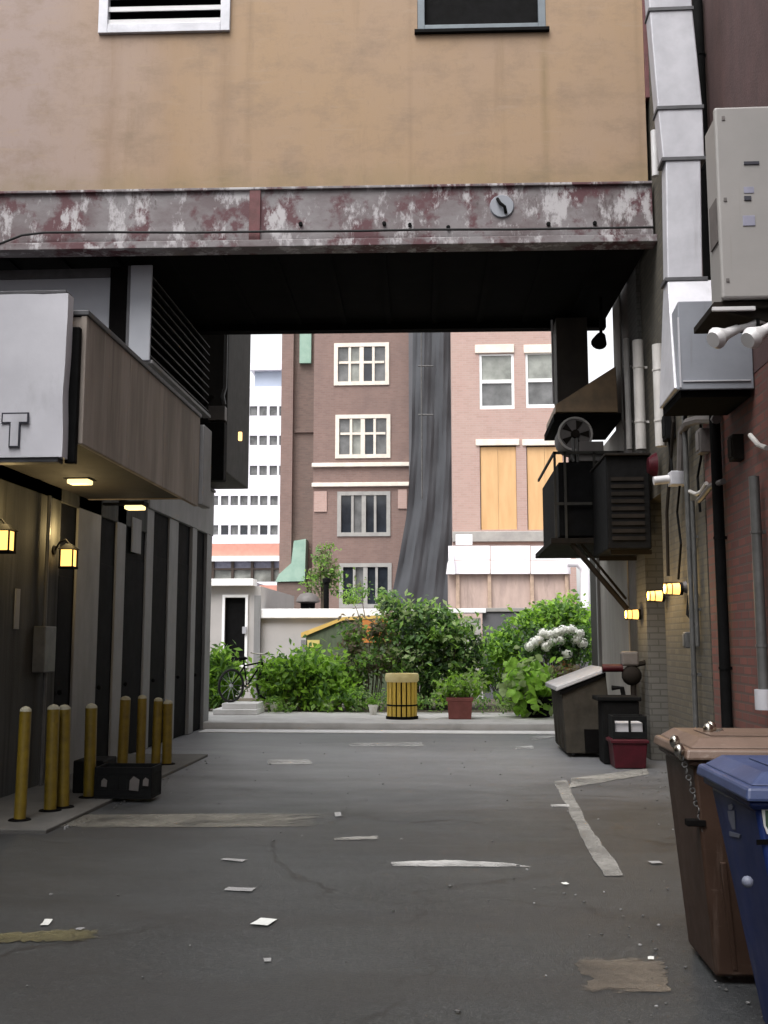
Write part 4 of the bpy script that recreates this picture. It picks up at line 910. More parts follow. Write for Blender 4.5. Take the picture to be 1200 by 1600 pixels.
build(MB().box(RX-.36, RX-.12, gy-.06, gy+.1, 1.25, 1.45), "meter_case", M['fan'], gmt, bevel=.03)
build(MB().cyl((RX-.62, gy, 1.22), (RX-.34, gy, 1.22), .055, .055, 12), "red_valve", M['red'], gmt, smooth=True)
build(MB().tube([(RX-.5, gy-.02, .95), (RX-.36, gy-.02, .95), (RX-.3, gy-.02, .6)], .035), "elbow", M['black'], gmt, smooth=True)

# ------------------------------------------------------------------ wheelie bins
def wheelie(name, label, X0b, X1b, X0t, X1t, Y0, Y1, H, body_m, lid_m, group):
    t = thing(name, label, "wheelie bin", ((X0b+X1b)/2, (Y0+Y1)/2, 0), 0, group)
    dy = .05
    mb = MB().frust((X0b, X1b, Y0+dy, Y1-dy-.03), .03, (X0t, X1t, Y0, Y1), H-.072)
    mb.frust((X0t-.025, X1t+.025, Y0-.025, Y1+.025), H-.07, (X0t-.03, X1t+.03, Y0-.03, Y1+.03), H-.04)
    build(mb, "body", body_m, t, bevel=.025, smooth=True)
    mb = MB()      # moulded ribs down the near face and one side
    for k in range(5):
        f_ = .16 + .17*k; xa, xb3 = X0b+(X1b-X0b)*f_, X0t+(X1t-X0t)*f_
        mb.hexa([(xa-.012, Y0+dy-.006, .06), (xa+.012, Y0+dy-.006, .06), (xa+.012, Y0+dy+.01, .06), (xa-.012, Y0+dy+.01, .06), (xb3-.014, Y0+.006, H*.52), (xb3+.014, Y0+.006, H*.52), (xb3+.014, Y0+.03, H*.52), (xb3-.014, Y0+.03, H*.52)])
    build(mb, "moulded_ribs", body_m, t, bevel=.004)
    # lid: domed, with a skirt
    mb = MB(); lx0, lx1, ly0, ly1 = X0t-.045, X1t+.045, Y0-.05, Y1+.08
    mb.frust((lx0, lx1, ly0, ly1), H-.038, (lx0+.01, lx1-.01, ly0+.015, ly1-.01), H+.012)
    mb.frust((lx0+.03, lx1-.03, ly0+.05, ly1-.03), H+.013, (lx0+.10, lx1-.10, ly0+.13, ly1-.06), H+.055)
    l_ = build(mb, "lid", lid_m, t, bevel=.012)
    build(MB().box(lx0+.17, lx1-.17, ly0+.22, ly1-.22, H+.056, H+.062), "lid_panel", lid_m, l_, bevel=.004)
    mb = MB().cyl((lx0+.05, ly1-.01, H-.01), (lx1-.05, ly1-.01, H-.01), .018)
    build(mb, "handle", body_m, t, smooth=True)
    for xx in (X0b+.03, X1b-.10):
        wv = build(MB().cyl((xx, Y1-.08, .12), (xx+.07, Y1-.08, .12), .12, .12, 20), "wheel", M['black_rubber'], t, smooth=True, bevel=.01)
        build(MB().cyl((xx-.004, Y1-.08, .12), (xx+.074, Y1-.08, .12), .05, .05, 14), "hub", M['fan'], wv, smooth=True)
    return t, l_
p = pZ(1118, 1537); Yb = p.y
xt0 = pY(1083, 1215, Yb-.03).x
bb, bl = wheelie("wheelie_bin", "brown wheelie bin with a faded lid and steel fittings, behind the blue one", p.x, p.x+.58, xt0, xt0+.76, Yb-.05, Yb+.62, 1.065, M['brownbin'], M['brownlid'], None)
a = rc(1074, 1282, 1104, 1292, Yb-.05)
build(MB().box(a[0], a[1], Yb-.047, Yb+.01, a[2], a[3]), "dark_slot", M['soffit'], bb, bevel=.004)
lx0 = xt0-.06
for (xx, yy, zz2) in ((lx0+.0, Yb-.03, 1.065), (lx0+.02, Yb+.16, 1.09), (lx0+.22, Yb+.30, 1.14), (lx0+.25, Yb+.36, 1.145)):
    build(MB().sph((xx, yy, zz2), .027, 10, (1, 1, 1.2)).cyl((xx, yy, zz2-.03), (xx+.06, yy+.02, zz2-.02), .014), "steel_fitting", M['steel'], bb, smooth=True)
mb = MB()
for i in range(12):
    z = 1.03 - i*.03; mb.torus((xt0-.045 + .008*i, Yb-.03, z), .012, .0035, 'y' if i % 2 else 'x', 10, 5)
build(mb, "chain", M['conduit'], bb, smooth=True)
X0t = pY(1180, 1250, 3.95).x; X0b_ = X0t + .155
bz, bzl = wheelie("wheelie_bin", "dark blue wheelie bin with a white sticker, nearest the camera at the right edge", X0b_, X0b_+.5, X0t, X0t+.72, 3.95, 4.60, 1.04, M['bluebin'], M['bluelid'], None)
def onface(u, v, off):   # point on the sloping near face of the blue bin
    q = pY(u, v, 3.97); s_ = min(1, (q.z-.03)/(.968-.03)); yf = 3.95 + .05*(1-s_); q = pY(u, v, yf); return Vector((q.x, yf-off, q.z))
def decal(pts, m, name, off):
    build(MB().prism([onface(u, v, off) for u, v in pts], (0, .004, 0)), name, m, bz)
decal([(1189, 1260), (1240, 1258), (1240, 1306), (1198, 1303), (1193, 1290)], M['sticker'], "sticker", .004)
decal([(1195, 1266), (1201, 1266), (1201, 1290), (1206, 1293), (1240, 1293), (1240, 1300), (1204, 1300), (1196, 1290)], M['green_ink'], "sticker_print", .006)
def onside(u, v, off):   # point on the sloping left side of the blue bin
    X = X0t
    for _ in range(6): q = pX(u, v, X); X = X0b_ + (X0t-X0b_)*min(1, max(0, (q.z-.03)/(.968-.03)))
    return Vector((X-off, q.y, q.z))
def side_decal(pts, name): build(MB().prism([onside(u, v, .004) for u, v in pts], (.004, 0, 0)), name, M['palemark'], bz)
side_decal([(1139, 1258), (1144, 1256), (1147, 1260), (1145, 1265), (1140, 1265)], "emblem_head")
side_decal([(1138, 1267), (1149, 1267), (1150, 1296), (1146, 1296), (1140, 1280)], "emblem_body")
side_decal([(1141, 1299), (1158, 1304), (1156, 1309), (1141, 1306)], "emblem_base")
a = [onface(u, v, .004) for u, v in ((1182, 1312), (1240, 1310), (1240, 1318), (1182, 1320))]
build(MB().prism(a, (0, .006, 0)), "moulded_groove", M['soffit'], bz)
build(MB().sph(pY(1168, 1378, 3.96), .022, 10), "latch_knob", M['palemark'], bz, smooth=True)

# litter
papers = [(413, 1441, .085, .06, "white"), (375, 1390, .15, .035, "greyish"), (365, 1344, .14, .03, "greyish"), (1024, 1348, .07, .03, "pale green"), (73, 1442, .035, .05, "small white"),
          (883, 1381, .03, .02, "tiny white"), (1017, 1498, .025, .02, "tiny white"), (418, 1501, .03, .02, "tiny grey"), (528, 1273, .05, .09, "crumpled pale"), (1074, 1367, .02, .03, "tiny white"), (125, 1452, .03, .02, "tiny pale")]
locs = ["lying flat on the open asphalt near the middle left", "strip above the flat white scrap on the asphalt", "strip farthest up the asphalt of the three near the middle left",
        "scrap beside the brown bin, near the painted parking line", "scrap at the left beside the faded yellow line", "speck below the foot of the parking line", "speck on the dusty patch in front of the bins",
        "speck alone on the near asphalt", "scrap at the right end of the tan concrete strip", "speck at the foot of the brown bin", "speck on the faded yellow line"]
for (u, v, a_, b2, cn_), lc in zip(papers, locs):
    p = pZ(u, v); mb = MB(); th = rnd.uniform(-.3, .3); pts = []
    for k in range(8):
        q = 2*math.pi*k/8; rr2 = rnd.uniform(.92, 1.08); sq = 1/max(abs(math.cos(q)), abs(math.sin(q))); x_, y_ = a_/1.6*math.cos(q)*rr2*sq, b2*1.2*math.sin(q)*rr2*sq
        pts.append((p.x + x_*math.cos(th)-y_*math.sin(th), p.y + x_*math.sin(th)+y_*math.cos(th)))
    z0 = .003; n = 8
    vs2 = [(p.x, p.y, z0+.003)] + [(x_, y_, z0 + rnd.uniform(0, .004)) for x_, y_ in pts]
    vs2 += [(x_, y_, z_-.0015) for x_, y_, z_ in vs2]
    fs2 = [(0, 1+k, 1+(k+1) % 8) for k in range(8)] + [(9, 10+(k+1) % 8, 10+k) for k in range(8)] + [(1+k, 10+k, 10+(k+1) % 8, 1+(k+1) % 8) for k in range(8)]
    m_ = M['sticker'] if 'white' in cn_ else M['trim']
    tag(build(mb.add(vs2, fs2), "paper_scrap", m_), f"{cn_} paper {lc}", "litter", "litter on the asphalt")

mb = MB(); rg = random.Random(5)
for k in range(420):
    side = rg.random()
    if side < .45: x_, y_ = rg.gauss(2.45, .22), rg.uniform(5, 13)
    elif side < .6: x_, y_ = rg.gauss(-3.25, .10), rg.uniform(8.6, 14.4)
    elif side < .75: x_, y_ = rg.gauss(1.0, .25), rg.uniform(4, 7)
    else: x_, y_ = rg.uniform(-3, 2.2), rg.uniform(4, 17)
    if x_ > 2.7: continue
    r_ = rg.uniform(.004, .013); mb.cur = 0 if rg.random() < .75 else 1
    mb.sph((x_, y_, r_*.4), r_, 6, (rg.uniform(.7, 1.5), rg.uniform(.7, 1.3), .6))
tag(build(mb, "loose_grit", [M['conduit'], M['trim']], base=(0, 0, 0), fix=False), "loose grit and pebbles scattered along the asphalt edges", "grit", kind='stuff')
# ------------------------------------------------------------------ street end: trash can, planters, bicycle
SZ = .13
p = pZ(627, 1125, SZ); wr = (pY(654, 1100, p.y).x - pY(600, 1100, p.y).x)/2; th_ = pY(627, 1053, p.y).z - SZ
tc_ = thing("litter_bin", "yellow slatted litter bin with a flat pale rim on the far sidewalk", "litter bin", (p.x, p.y+wr, SZ))
L = dict(local=True)
build(MB().lathe((0, 0, 0), [(wr*.80, .02), (wr*.80, th_-.16)], 24), "liner", M['soffit'], tc_, smooth=True, **L)
mb = MB(); ns = 18
for k in range(ns):
    t_ = 2*math.pi*k/ns; c_, s_ = math.cos(t_), math.sin(t_); r_ = wr*.88; hw = .034
    q = lambda rr3, sgn, z: (rr3*c_ - sgn*hw*s_, rr3*s_ + sgn*hw*c_, z)
    mb.hexa([q(r_-.02, -1, .05), q(r_+.0, -1, .05), q(r_+.0, 1, .05), q(r_-.02, 1, .05), q(r_-.02, -1, th_-.14), q(r_, -1, th_-.14), q(r_, 1, th_-.14), q(r_-.02, 1, th_-.14)])
build(mb, "slats", M['canyellow'], tc_, bevel=.004, **L)
build(MB().lathe((0, 0, 0), [(wr*.93, th_-.16), (wr, th_-.13), (wr*1.0, th_-.05), (wr*.96, th_), (wr*.62, th_-.005), (wr*.6, th_-.08)], 28), "rim", M['canpale'], tc_, smooth=True, **L)
build(MB().torus((0, 0, .26), wr*.86, .018, 'z', 28, 6), "hoop", M['black'], tc_, smooth=True, **L)
build(MB().lathe((0, 0, 0), [(wr*.95, 0), (wr*.95, .05), (wr*.8, .06)], 28), "base", M['black'], tc_, smooth=True, **L)

# foliage
def bush(name, label, cat, Y, lobes, n, size, mats, stems=True, group=None, base=None, flat=.0, seed=0, zb_=SZ, elong=1.6, fill=.55, depth=.8):
    """lobes: (u, v, ru, rv) ellipses in photo pixels at distance Y, given real depth; leaves are small folded faces spread through them"""
    rg = random.Random(seed + len(name)); L = []
    for (u, v, ru, rv) in lobes:
        c = pY(u, v, Y); rx = pY(u+ru, v, Y).x - c.x; rz = c.z - pY(u, v+rv, Y).z
        L.append((c + Vector((0, rg.uniform(-.15, .15), 0)), rx, max(.15, min(rx, rz*1.2)*depth), rz))
    wts = [l_[1]*l_[3] for l_ in L]
    cx = sum(l_[0].x for l_ in L)/len(L)
    t = thing(name, label, cat, base or (cx, Y, zb_), 0, group)
    mb = MB()
    # clumps first, then leaves round the clumps
    cl = []
    for _ in range(max(12, n//26)):
        c, rx, ryy_, rz = rg.choices(L, wts)[0]
        d = Vector((rg.gauss(0, 1), rg.gauss(0, 1), rg.gauss(0, 1))).normalized(); k = rg.uniform(fill, 1.0)
        cl.append((c + Vector((d.x*rx*k, d.y*ryy_*k, d.z*rz*k)), rg.uniform(.5, 1.15), rg.randrange(len(mats)) ))
    for _ in range(n):
        c, sc, mi = rg.choice(cl)
        pos = c + Vector((rg.gauss(0, 1), rg.gauss(0, 1), rg.gauss(0, .8)))*size*1.7*sc
        if pos.z < zb_ + .02: continue
        nrm = Vector((rg.gauss(0, .7), rg.gauss(-.3, .7), rg.gauss(.7, .5))).normalized()
        a = nrm.orthogonal().normalized(); a.rotate(Matrix.Rotation(rg.uniform(0, 6.28), 3, nrm)); b = nrm.cross(a)
        s_ = size*rg.uniform(.6, 1.25); mb.cur = mi if rg.random() < .7 else rg.randrange(len(mats))
        droop = Vector((0, 0, -s_*.25))
        if size > .12: mb.add([pos - a*s_*elong*.5, pos - a*s_*.32 + b*s_*.38, pos + a*s_*.15 + b*s_*.45, pos + a*s_*elong*.45 + b*s_*.12 + droop, pos + a*s_*elong*.45 - b*s_*.12 + droop, pos + a*s_*.15 - b*s_*.45, pos - a*s_*.32 - b*s_*.38], [(0, 1, 2, 3, 4, 5, 6)])
        else: mb.add([pos - a*s_*elong*.5, pos + b*s_*.4, pos + a*s_*elong*.5 + droop, pos - b*s_*.4], [(0, 1, 2, 3)])
    build(mb, "foliage", mats, t, fix=False)
    if stems:
        st = MB()
        for c, sc, mi in cl[::3]:
            b0_ = Vector((c.x*.6 + cx*.4 + rg.uniform(-.1, .1), Y + rg.uniform(-.15, .15), zb_)); mid = b0_.lerp(c, .55) + Vector((rg.uniform(-.06, .06), 0, .05))
            st.tube([b0_, mid, c], [.016, .011, .005], 5)
        build(st, "stems", M['bark'], t, fix=False)
    return t
g = G
bush("fern_bush", "feathery green bush at the left garden edge in front of the black door", "bush", 21.9, [(345, 1045, 16, 32), (338, 1078, 22, 24), (358, 1058, 14, 20)], 1700, 0.1, [g['mid'], g['bright'], g['dark']], seed=1, elong=2.6)
bush("leafy_shrub", "bright green leafy shrub along the left of the garden bed", "shrub", 22.0, [(430, 1060, 26, 26), (465, 1045, 34, 26), (505, 1052, 30, 28), (450, 1088, 44, 22), (520, 1085, 40, 26)], 4200, 0.11, [g['bright'], g['bright'], g['mid'], g['dark']], seed=2)
bush("twiggy_shrub", "brownish twiggy shrub between the green shrub and the litter bin", "shrub", 22.6, [(555, 1000, 30, 32), (580, 1035, 36, 34), (545, 1060, 30, 40), (590, 985, 22, 20)], 2600, 0.08, [g['olive'], g['brown'], g['dark'], g['mid']], seed=3, fill=.2)
bush("evergreen_shrub", "large dark green shrub rising behind the yellow litter bin", "shrub", 22.8, [(640, 975, 36, 34), (690, 990, 50, 38), (725, 1010, 34, 42), (650, 1030, 50, 46), (700, 1060, 50, 36), (610, 950, 14, 18)], 6500, 0.1, [g['dark'], g['mid'], g['dark'], g['deep'], g['pale']], seed=4)
bush("broad_hedge", "mid green hedge filling the right end of the garden behind the white flowers", "hedge", 23.6, [(880, 965, 46, 32), (830, 990, 52, 34), (790, 1020, 36, 30), (905, 990, 30, 44), (770, 1040, 30, 36)], 5200, 0.1, [g['mid'], g['bright'], g['dark']], seed=5)
bush("flowering_shrub", "shrub with white flower heads at the right of the garden bed", "shrub", 21.4, [(895, 995, 22, 14), (850, 1000, 26, 14), (835, 1015, 18, 10), (880, 1015, 36, 26)], 1700, 0.08, [g['deep'], g['dark'], g['dark']], seed=6)
fl_ = [o for o in COL.objects if o.name == "flowering_shrub"][0]
mb = MB(); rg = random.Random(11)
for u, v in ((893, 984), (905, 990), (880, 985), (870, 988), (858, 992), (848, 990), (835, 1004), (828, 1010), (842, 1000), (862, 1003), (900, 1000), (910, 1005), (876, 1000), (886, 1022), (853, 1010)):
    c = pY(u, v, 21.1)
    mb.sph(c, .085, 8)
    for _ in range(70):
        d = Vector((rg.gauss(0, 1), rg.gauss(0, 1), rg.gauss(0, .7))).normalized()
        q = c + d*.11; a = d.orthogonal().normalized(); b = d.cross(a); s_ = .026
        mb.add([q-a*s_, q+b*s_, q+a*s_, q-b*s_], [(0, 1, 2, 3)])
tag(build(mb, "flowers", M["whiteflower"], fl_, fix=False), kind="stuff")
bush("low_ground_plants", "low pale green plants along the front of the garden bed", "plants", 21.3, [(510, 1098, 24, 14), (575, 1095, 50, 16), (440, 1103, 30, 10), (670, 1098, 60, 14), (770, 1098, 44, 14)], 1700, .05, [g['mid'], g['dark'], g['pale']], stems=False, seed=7, zb_=.12)
bush("wall_vine", "green climber spilling over the white coping behind the big shrub", "plant", 26.2, [(555, 930, 18, 14), (605, 938, 20, 18), (620, 955, 22, 18)], 900, .06, [g['mid'], g['dark']], seed=8, zb_=2.0)
# hosta in pot, red planter
hp = pZ(838, 1122, SZ)
hb = bush("lime_plant", "lime green big leaved plant spilling from a black tub near the dumpster", "potted plant", hp.y+.25, [(832, 1066, 27, 26), (846, 1082, 18, 24), (818, 1080, 16, 24)], 520, 0.17, [g['lime'], g['lime'], g['pale']], stems=False, seed=9, elong=1.3)
build(MB().lathe((hp.x+.05, hp.y+.3, SZ), [(.24, 0), (.32, .38), (.34, .40), (.30, .40), (.28, .36)], 20), "tub", M['black'], hb, smooth=True)
bush("rusty_plant", "rusty orange leaved plant beside the lime plant, over the dumpster", "plant", 20.3, [(882, 1050, 22, 9), (900, 1052, 16, 8)], 300, .07, [g['rusty'], g['brown'], g['olive']], seed=10)
rp = pZ(718, 1124, SZ); x0_ = pY(699, 1100, rp.y).x; x1_ = pY(738, 1100, rp.y).x; z1_ = pY(718, 1090, rp.y).z
pt = bush("potted_plant", "green plant growing in a dull red square planter on the far sidewalk", "potted plant", rp.y+.25, [(718, 1075, 34, 14), (735, 1068, 18, 14), (700, 1078, 14, 10)], 620, .075, [g['mid'], g['bright'], g['pale']], seed=12)
build(MB().frust((x0_+.02, x1_-.02, rp.y+.02, rp.y+.46), SZ, (x0_, x1_, rp.y, rp.y+.48), z1_), "planter", M['terracotta'], pt, bevel=.012)
build(MB().box(x0_-.02, x1_+.02, rp.y-.02, rp.y+.5, z1_-.07, z1_), "planter_rim", M['terracotta'], pt, bevel=.008)
for u, v, lb in ((428, 1112, "small white pot at the left front of the garden bed"), (512, 1111, "larger white pot in the front of the bed below the bright shrub"), (540, 1106, "white pot half hidden by leaves left of the litter bin"), (583, 1117, "small white pot just left of the yellow litter bin")):
    q = pZ(u, v, SZ); s_ = 1.5 if 'larger' in lb else 1.0
    t = thing("flower_pot", lb, "flower pot", (q.x, q.y, SZ), 0, "white pots along the garden bed")
    build(MB().lathe((0, 0, 0), [(.06*s_, 0), (.09*s_, .16*s_), (.1*s_, .165*s_), (.1*s_, .2*s_), (.08*s_, .2*s_), (.075*s_, .15*s_)], 14), "pot", M['whitepot'], t, smooth=True, local=True)
    mb = MB(); rg = random.Random(int(u))
    for _ in range(60):
        c = Vector((rg.gauss(0, .06), rg.gauss(0, .06), .22*s_ + abs(rg.gauss(0, .05)))); n_ = Vector((rg.gauss(0, 1), rg.gauss(0, 1), 1)).normalized(); a = n_.orthogonal().normalized()*.03; b = n_.cross(a)
        mb.add([c-a*1.6, c+b*.7, c+a*1.6, c-b*.7], [(0, 1, 2, 3)])
    build(mb, "leaves", g['mid'], t, local=True, fix=False)
# concrete slab + bicycle at left
s0, s1 = pZ(332, 1117, SZ), pZ(415, 1112, SZ)
sb = thing("concrete_slab", "pale two step concrete slab by the bicycle at the left garden edge", "slab", (s0.x, s0.y, SZ))
build(MB().box(s0.x, s1.x, s0.y, s0.y+.9, SZ, SZ+.11), "lower_step", M['apron'], sb, bevel=.015)
build(MB().box(s0.x+.15, s1.x-.02, s0.y+.15, s0.y+.9, SZ+.11, SZ+.22), "upper_step", M['apron'], sb, bevel=.015)
wc = pY(362, 1072, s0.y+.5); by = s0.y+.45; bzg = SZ+.22
bk = thing("bicycle", "dark bicycle leaning end on above the pale slab by the fern bush", "bicycle", (wc.x, by, bzg), R(52))
def wheel(x):
    wh = build(MB().torus((x, 0, .34), .32, .026, 'y', 32, 8), "wheel", M['black_rubber'], bk, smooth=True, local=True)
    mb = MB().cyl((x, -.03, .34), (x, .03, .34), .03)
    for k in range(10): t_ = k*math.pi/5; mb.tube([(x, .0, .34), (x+.31*math.cos(t_), 0, .34+.31*math.sin(t_))], .004, 4)
    build(mb, "spokes", M['galv'], wh, local=True)
wheel(0); wheel(1.02)
build(MB().tube([(1.02, 0, .34), (.80, 0, .88)], .018).tube([(.82, 0, .80), (.36, 0, .74), (.0, 0, .34), (.42, 0, .32), (.82, 0, .78)], .018).tube([(.42, 0, .32), (.32, 0, .86)], .016), "frame", M['black'], bk, smooth=True, local=True)
build(MB().tube([(.80, 0, .88), (.78, 0, .98)], .015).tube([(.74, -.26, 1.0), (.80, -.1, .98), (.80, .1, .98), (.74, .26, 1.0)], .014), "handlebar", M['steel'], bk, smooth=True, local=True)
build(MB().sph((.30, 0, .89), .12, 12, (1, .55, .35)), "saddle", M['black'], bk, smooth=True, local=True)
build(MB().cyl((.42, -.07, .32), (.42, .07, .32), .03).tube([(.42, .07, .32), (.52, .07, .2), (.52, .16, .2)], .012).tube([(.42, -.07, .32), (.32, -.07, .44), (.32, -.16, .44)], .012), "crank", M['steel'], bk, smooth=True, local=True)

# ------------------------------------------------------------------ garden wall lodge, shed
GY = 27.0
def xg(u, Y=GY): return pY(u, 1000, Y).x
def zg(v, Y=GY, u=600): return pY(u, v, Y).z
lo = thing("grey_lodge", "light grey rendered lodge with white cornice and a narrow black door behind the garden", "building", (xg(365), GY, 0))
dx0, dx1, dz0, dz1 = rc(351, 934, 383, 1042, GY)
mb = MB().wall(xg(322)-6, xg(406), 0, zg(916, u=360), GY, [(dx0, dx1, dz0, dz1)], .12); mb.shell(xg(322)-6, xg(406), GY, GY+6, 0, zg(916, u=360))
build(mb, "wall", M['greywall'], lo, fix=False)
build(MB().box(xg(322)-6, xg(397), GY-.22, GY+.3, zg(916, u=360)+.001, zg(905, u=360)), "cornice", M['coping'], lo, bevel=.01)
dr = build(MB().box(dx0, dx1, GY+.08, GY+.12, dz0, dz1), "door", M['black'], lo)
framed(dx0-.07, dx1+.07, dz0-.02, dz1+.08, GY-.04, .07, .1, M['coping'], "frame", dr, 0)
build(MB().box(dx1-.06, dx1+.05, GY-.09, GY-.05, zg(990), zg(979)), "lock", M['galv'], dr)
build(MB().box(xg(397), xg(407), GY-.06, GY-.002, 0, zg(930)), "quoin", M['trim'], lo)
gw = thing("garden_wall", "low grey garden wall with a white coping running behind the shrubs", "wall", (xg(520), GY, 0))
build(MB().box(xg(406)+.01, xg(752), GY+.1, GY+.5, 0, zg(966)), "wall", M['greywall'], gw)
build(MB().box(xg(402), xg(612), GY-.02, GY+.62, zg(966)+.001, zg(951)), "coping", M['coping'], gw, bevel=.02)
build(MB().box(xg(612)+.002, xg(760), GY+.0, GY+.6, zg(958)+.001, zg(951)), "coping", M['coping'], gw, bevel=.01)
dw = thing("slate_wall", "dark slate grey garden wall behind the right end of the bed", "wall", (xg(830), GY, 0))
build(MB().box(xg(755), xg(960), GY+.14, GY+.45, 0, zg(956)), "wall", M['darkwall'], dw)
build(MB().box(xg(755), xg(960), GY+.1, GY+.5, zg(956)+.001, zg(950)), "coping", M['greystone'], dw, bevel=.008)
v1 = pY(481, 950, 28.5); vr = pY(500, 950, 28.5).x - v1.x
rv = thing("roof_vent", "grey domed roof vent standing behind the white coping", "roof vent", (v1.x, 28.5, zg(951)))
zr = zg(951)
build(MB().lathe((v1.x, 28.5, 0), [(vr*.6, 0.0), (vr*.6, zr+.25)], 18), "neck", M['black'], rv, smooth=True)
build(MB().lathe((v1.x, 28.5, zr+.2), [(vr*.6, 0), (vr, .04), (vr*.92, .14), (vr*.6, .26), (.02, .3)], 18), "dome", M['fan'], rv, smooth=True)
fp2 = pY(510, 925, 28.5)
ch = thing("flue_pipe", "black flue pipe with a flared cap behind the white coping", "flue", (fp2.x, 28.5, 0))
build(MB().cyl((fp2.x, 28.5, 0), (fp2.x, 28.5, zg(910, 28.5)), .075, .075, 14), "pipe", M['black'], ch, smooth=True)
build(MB().lathe((fp2.x, 28.5, zg(912, 28.5)), [(.075, 0), (.11, .04), (.11, .14), (.08, .17)], 14), "cap", M['black'], ch, smooth=True)
SY = 25.4
sh = thing("garden_shed", "small green garden shed with a yellow roof edge and orange board behind the shrubs", "shed", (xg(540, SY), SY, 0))
s1_, s2_ = pY(474, 990, SY), pY(536, 966, SY); s3_ = pY(618, 962, SY)
build(MB().prism([(s1_.x+.06, SY+.05, .1), (s3_.x, SY+.05, .1), (s3_.x, SY+.05, s3_.z-.06), (s2_.x, SY+.05, s2_.z-.04), (s1_.x+.06, SY+.05, s1_.z-.05)], (0, 1.1, 0)), "body", M['shedgreen'], sh)
build(MB().prism([(s1_.x-.06, SY, s1_.z-.10), (s2_.x, SY, s2_.z-.05), (s3_.x+.03, SY, s3_.z-.05), (s3_.x+.03, SY, s3_.z+.03), (s2_.x, SY, s2_.z+.03), (s1_.x-.06, SY, s1_.z+.02)], (0, 1.2, 0)), "roof", M['yelloworange'], sh)
a = rc(566, 968, 613, 1004, SY); build(MB().box(a[0], a[1], SY+.01, SY+.049, a[2], a[3]), "orange_board", M['orange'], sh)
a = rc(480, 1000, 499, 1011, SY); build(MB().box(a[0], a[1], SY+.02, SY+.049, a[2], a[3]), "plaque", M['yplaque'], sh)
a = rc(470, 1000, 477, 1040, SY); build(MB().box(a[0], a[1], SY+.005, SY+.049, .1, a[3]), "corner_post", M['trim'], sh)

# ------------------------------------------------------------------ far buildings
BY = 44.0
def mullion_window(parent, u0, v0, u1, v1, Y, cols, transom, fm, pane_ms, t_px=6, recess=.12, tpx2=None):
    x0, x1, z0, z1 = rc(u0, v0, u1, v1, Y); pp = x1-x0; t_ = pY(u0+t_px, v0, Y).x - pY(u0, v0, Y).x
    mb = MB().box(x0, x0+t_, Y-.05, Y+.1, z0, z1).box(x1-t_, x1, Y-.05, Y+.1, z0, z1).box(x0+t_, x1-t_, Y-.05, Y+.1, z0, z0+t_).box(x0+t_, x1-t_, Y-.05, Y+.1, z1-t_, z1)
    wi, hi = x1-x0-2*t_, z1-z0-2*t_
    for i in range(1, cols):
        c = x0 + t_ + wi*i/cols; m_ = t_*(.55 if i == cols//2 else .32); mb.box(c-m_, c+m_, Y-.03, Y+.1, z0+t_, z1-t_)
    if transom:
        zz_ = z0 + t_ + hi*transom
        for i in range(cols): mb.box(x0+t_+wi*i/cols+t_*.3, x0+t_+wi*(i+1)/cols-t_*.3, Y-.02, Y+.1, zz_-t_*.3, zz_+t_*.3)
    fr = build(mb, "window", fm, parent)
    for i in range(cols):
        build(MB().box(x0+t_+wi*i/cols+.01, x0+t_+wi*(i+1)/cols-.01, Y+.06, Y+.09, z0+t_, z1-t_), "pane", pane_ms[i % len(pane_ms)], fr)
    return (x0+.03, x1-.03, z0+.03, z1-.03)
bbd = thing("brown_brick_building", "brown brick building with stone mullioned windows seen beyond the garden", "building", (xg(560, BY), BY, 0))
wins = [(522, 536, 608, 602, 4, .55), (524, 648, 610, 716, 4, .58), (527, 768, 610, 838, 4, 0), (530, 880, 612, 950, 4, 0)]
hs_ = []
pm = [M['glassgrey'], M['glasscurtain'], M['glass'], M['glassgrey']]
for i, (u0, v0, u1, v1, c, tr) in enumerate(wins):
    hs_.append(mullion_window(bbd, u0, v0, u1, v1, BY, c, tr, M['stone'] if i < 2 else M['greystone'], pm if i < 2 else [M['glass'], M['glassgrey'], M['glass'], M['glass']]))
xl, xr = xg(487, BY), xg(665, BY); topz = 17.5
mb = MB().wall(xl, xr, 0, topz, BY, hs_, .15); mb.shell(xl, xr, BY, BY+14, 0, topz); build(mb, "wall", M['brownbrick'], bbd, fix=False)
for v in (726, 757):
    z = zg(v, BY); build(MB().box(xl-.05, xr, BY-.12, BY-.002, z-.09, z+.09), "stone_band", M['stone'], bbd, bevel=.02)
for u0, v0, u1, v1 in ((491, 768, 511, 800), (622, 765, 636, 795)):
    a = rc(u0, v0, u1, v1, BY); build(MB().box(a[0], a[1], BY-.05, BY-.002, a[2], a[3]), "stone_tablet", M['pinkbrick'], bbd, bevel=.01)
wx0 = xg(437, BY+2)
build(MB().box(wx0, xl-.002, BY+2, BY+12, 0, topz-.3), "wing_wall", M['darkbrick'], bbd)
build(MB().box(wx0-.02, xg(455, BY+2), BY+1.7, BY+1.998, 0, topz-.4), "wing_pier", M['brownbrick'], bbd)
a = rc(469, 440, 487, 568, BY+1.9); build(MB().box(a[0], a[1], BY+1.8, BY+1.99, a[2], a[3]), "copper_bay", M['copper'], bbd)
z = zg(672, BY+2); build(MB().box(xg(457, BY+2), xl-.01, BY+1.9, BY+1.996, z-.08, z+.08), "ledge", M['darkbrick'], bbd)
q = [pY(459, 845, BY+1.2), pY(478, 842, BY+1.2), pY(476, 908, BY+1.2), pY(430, 909, BY+1.2), pY(436, 897, BY+1.2), pY(455, 880, BY+1.2)]
build(MB().prism(q, (0, .78, 0)), "copper_roof", M['copper'], bbd)
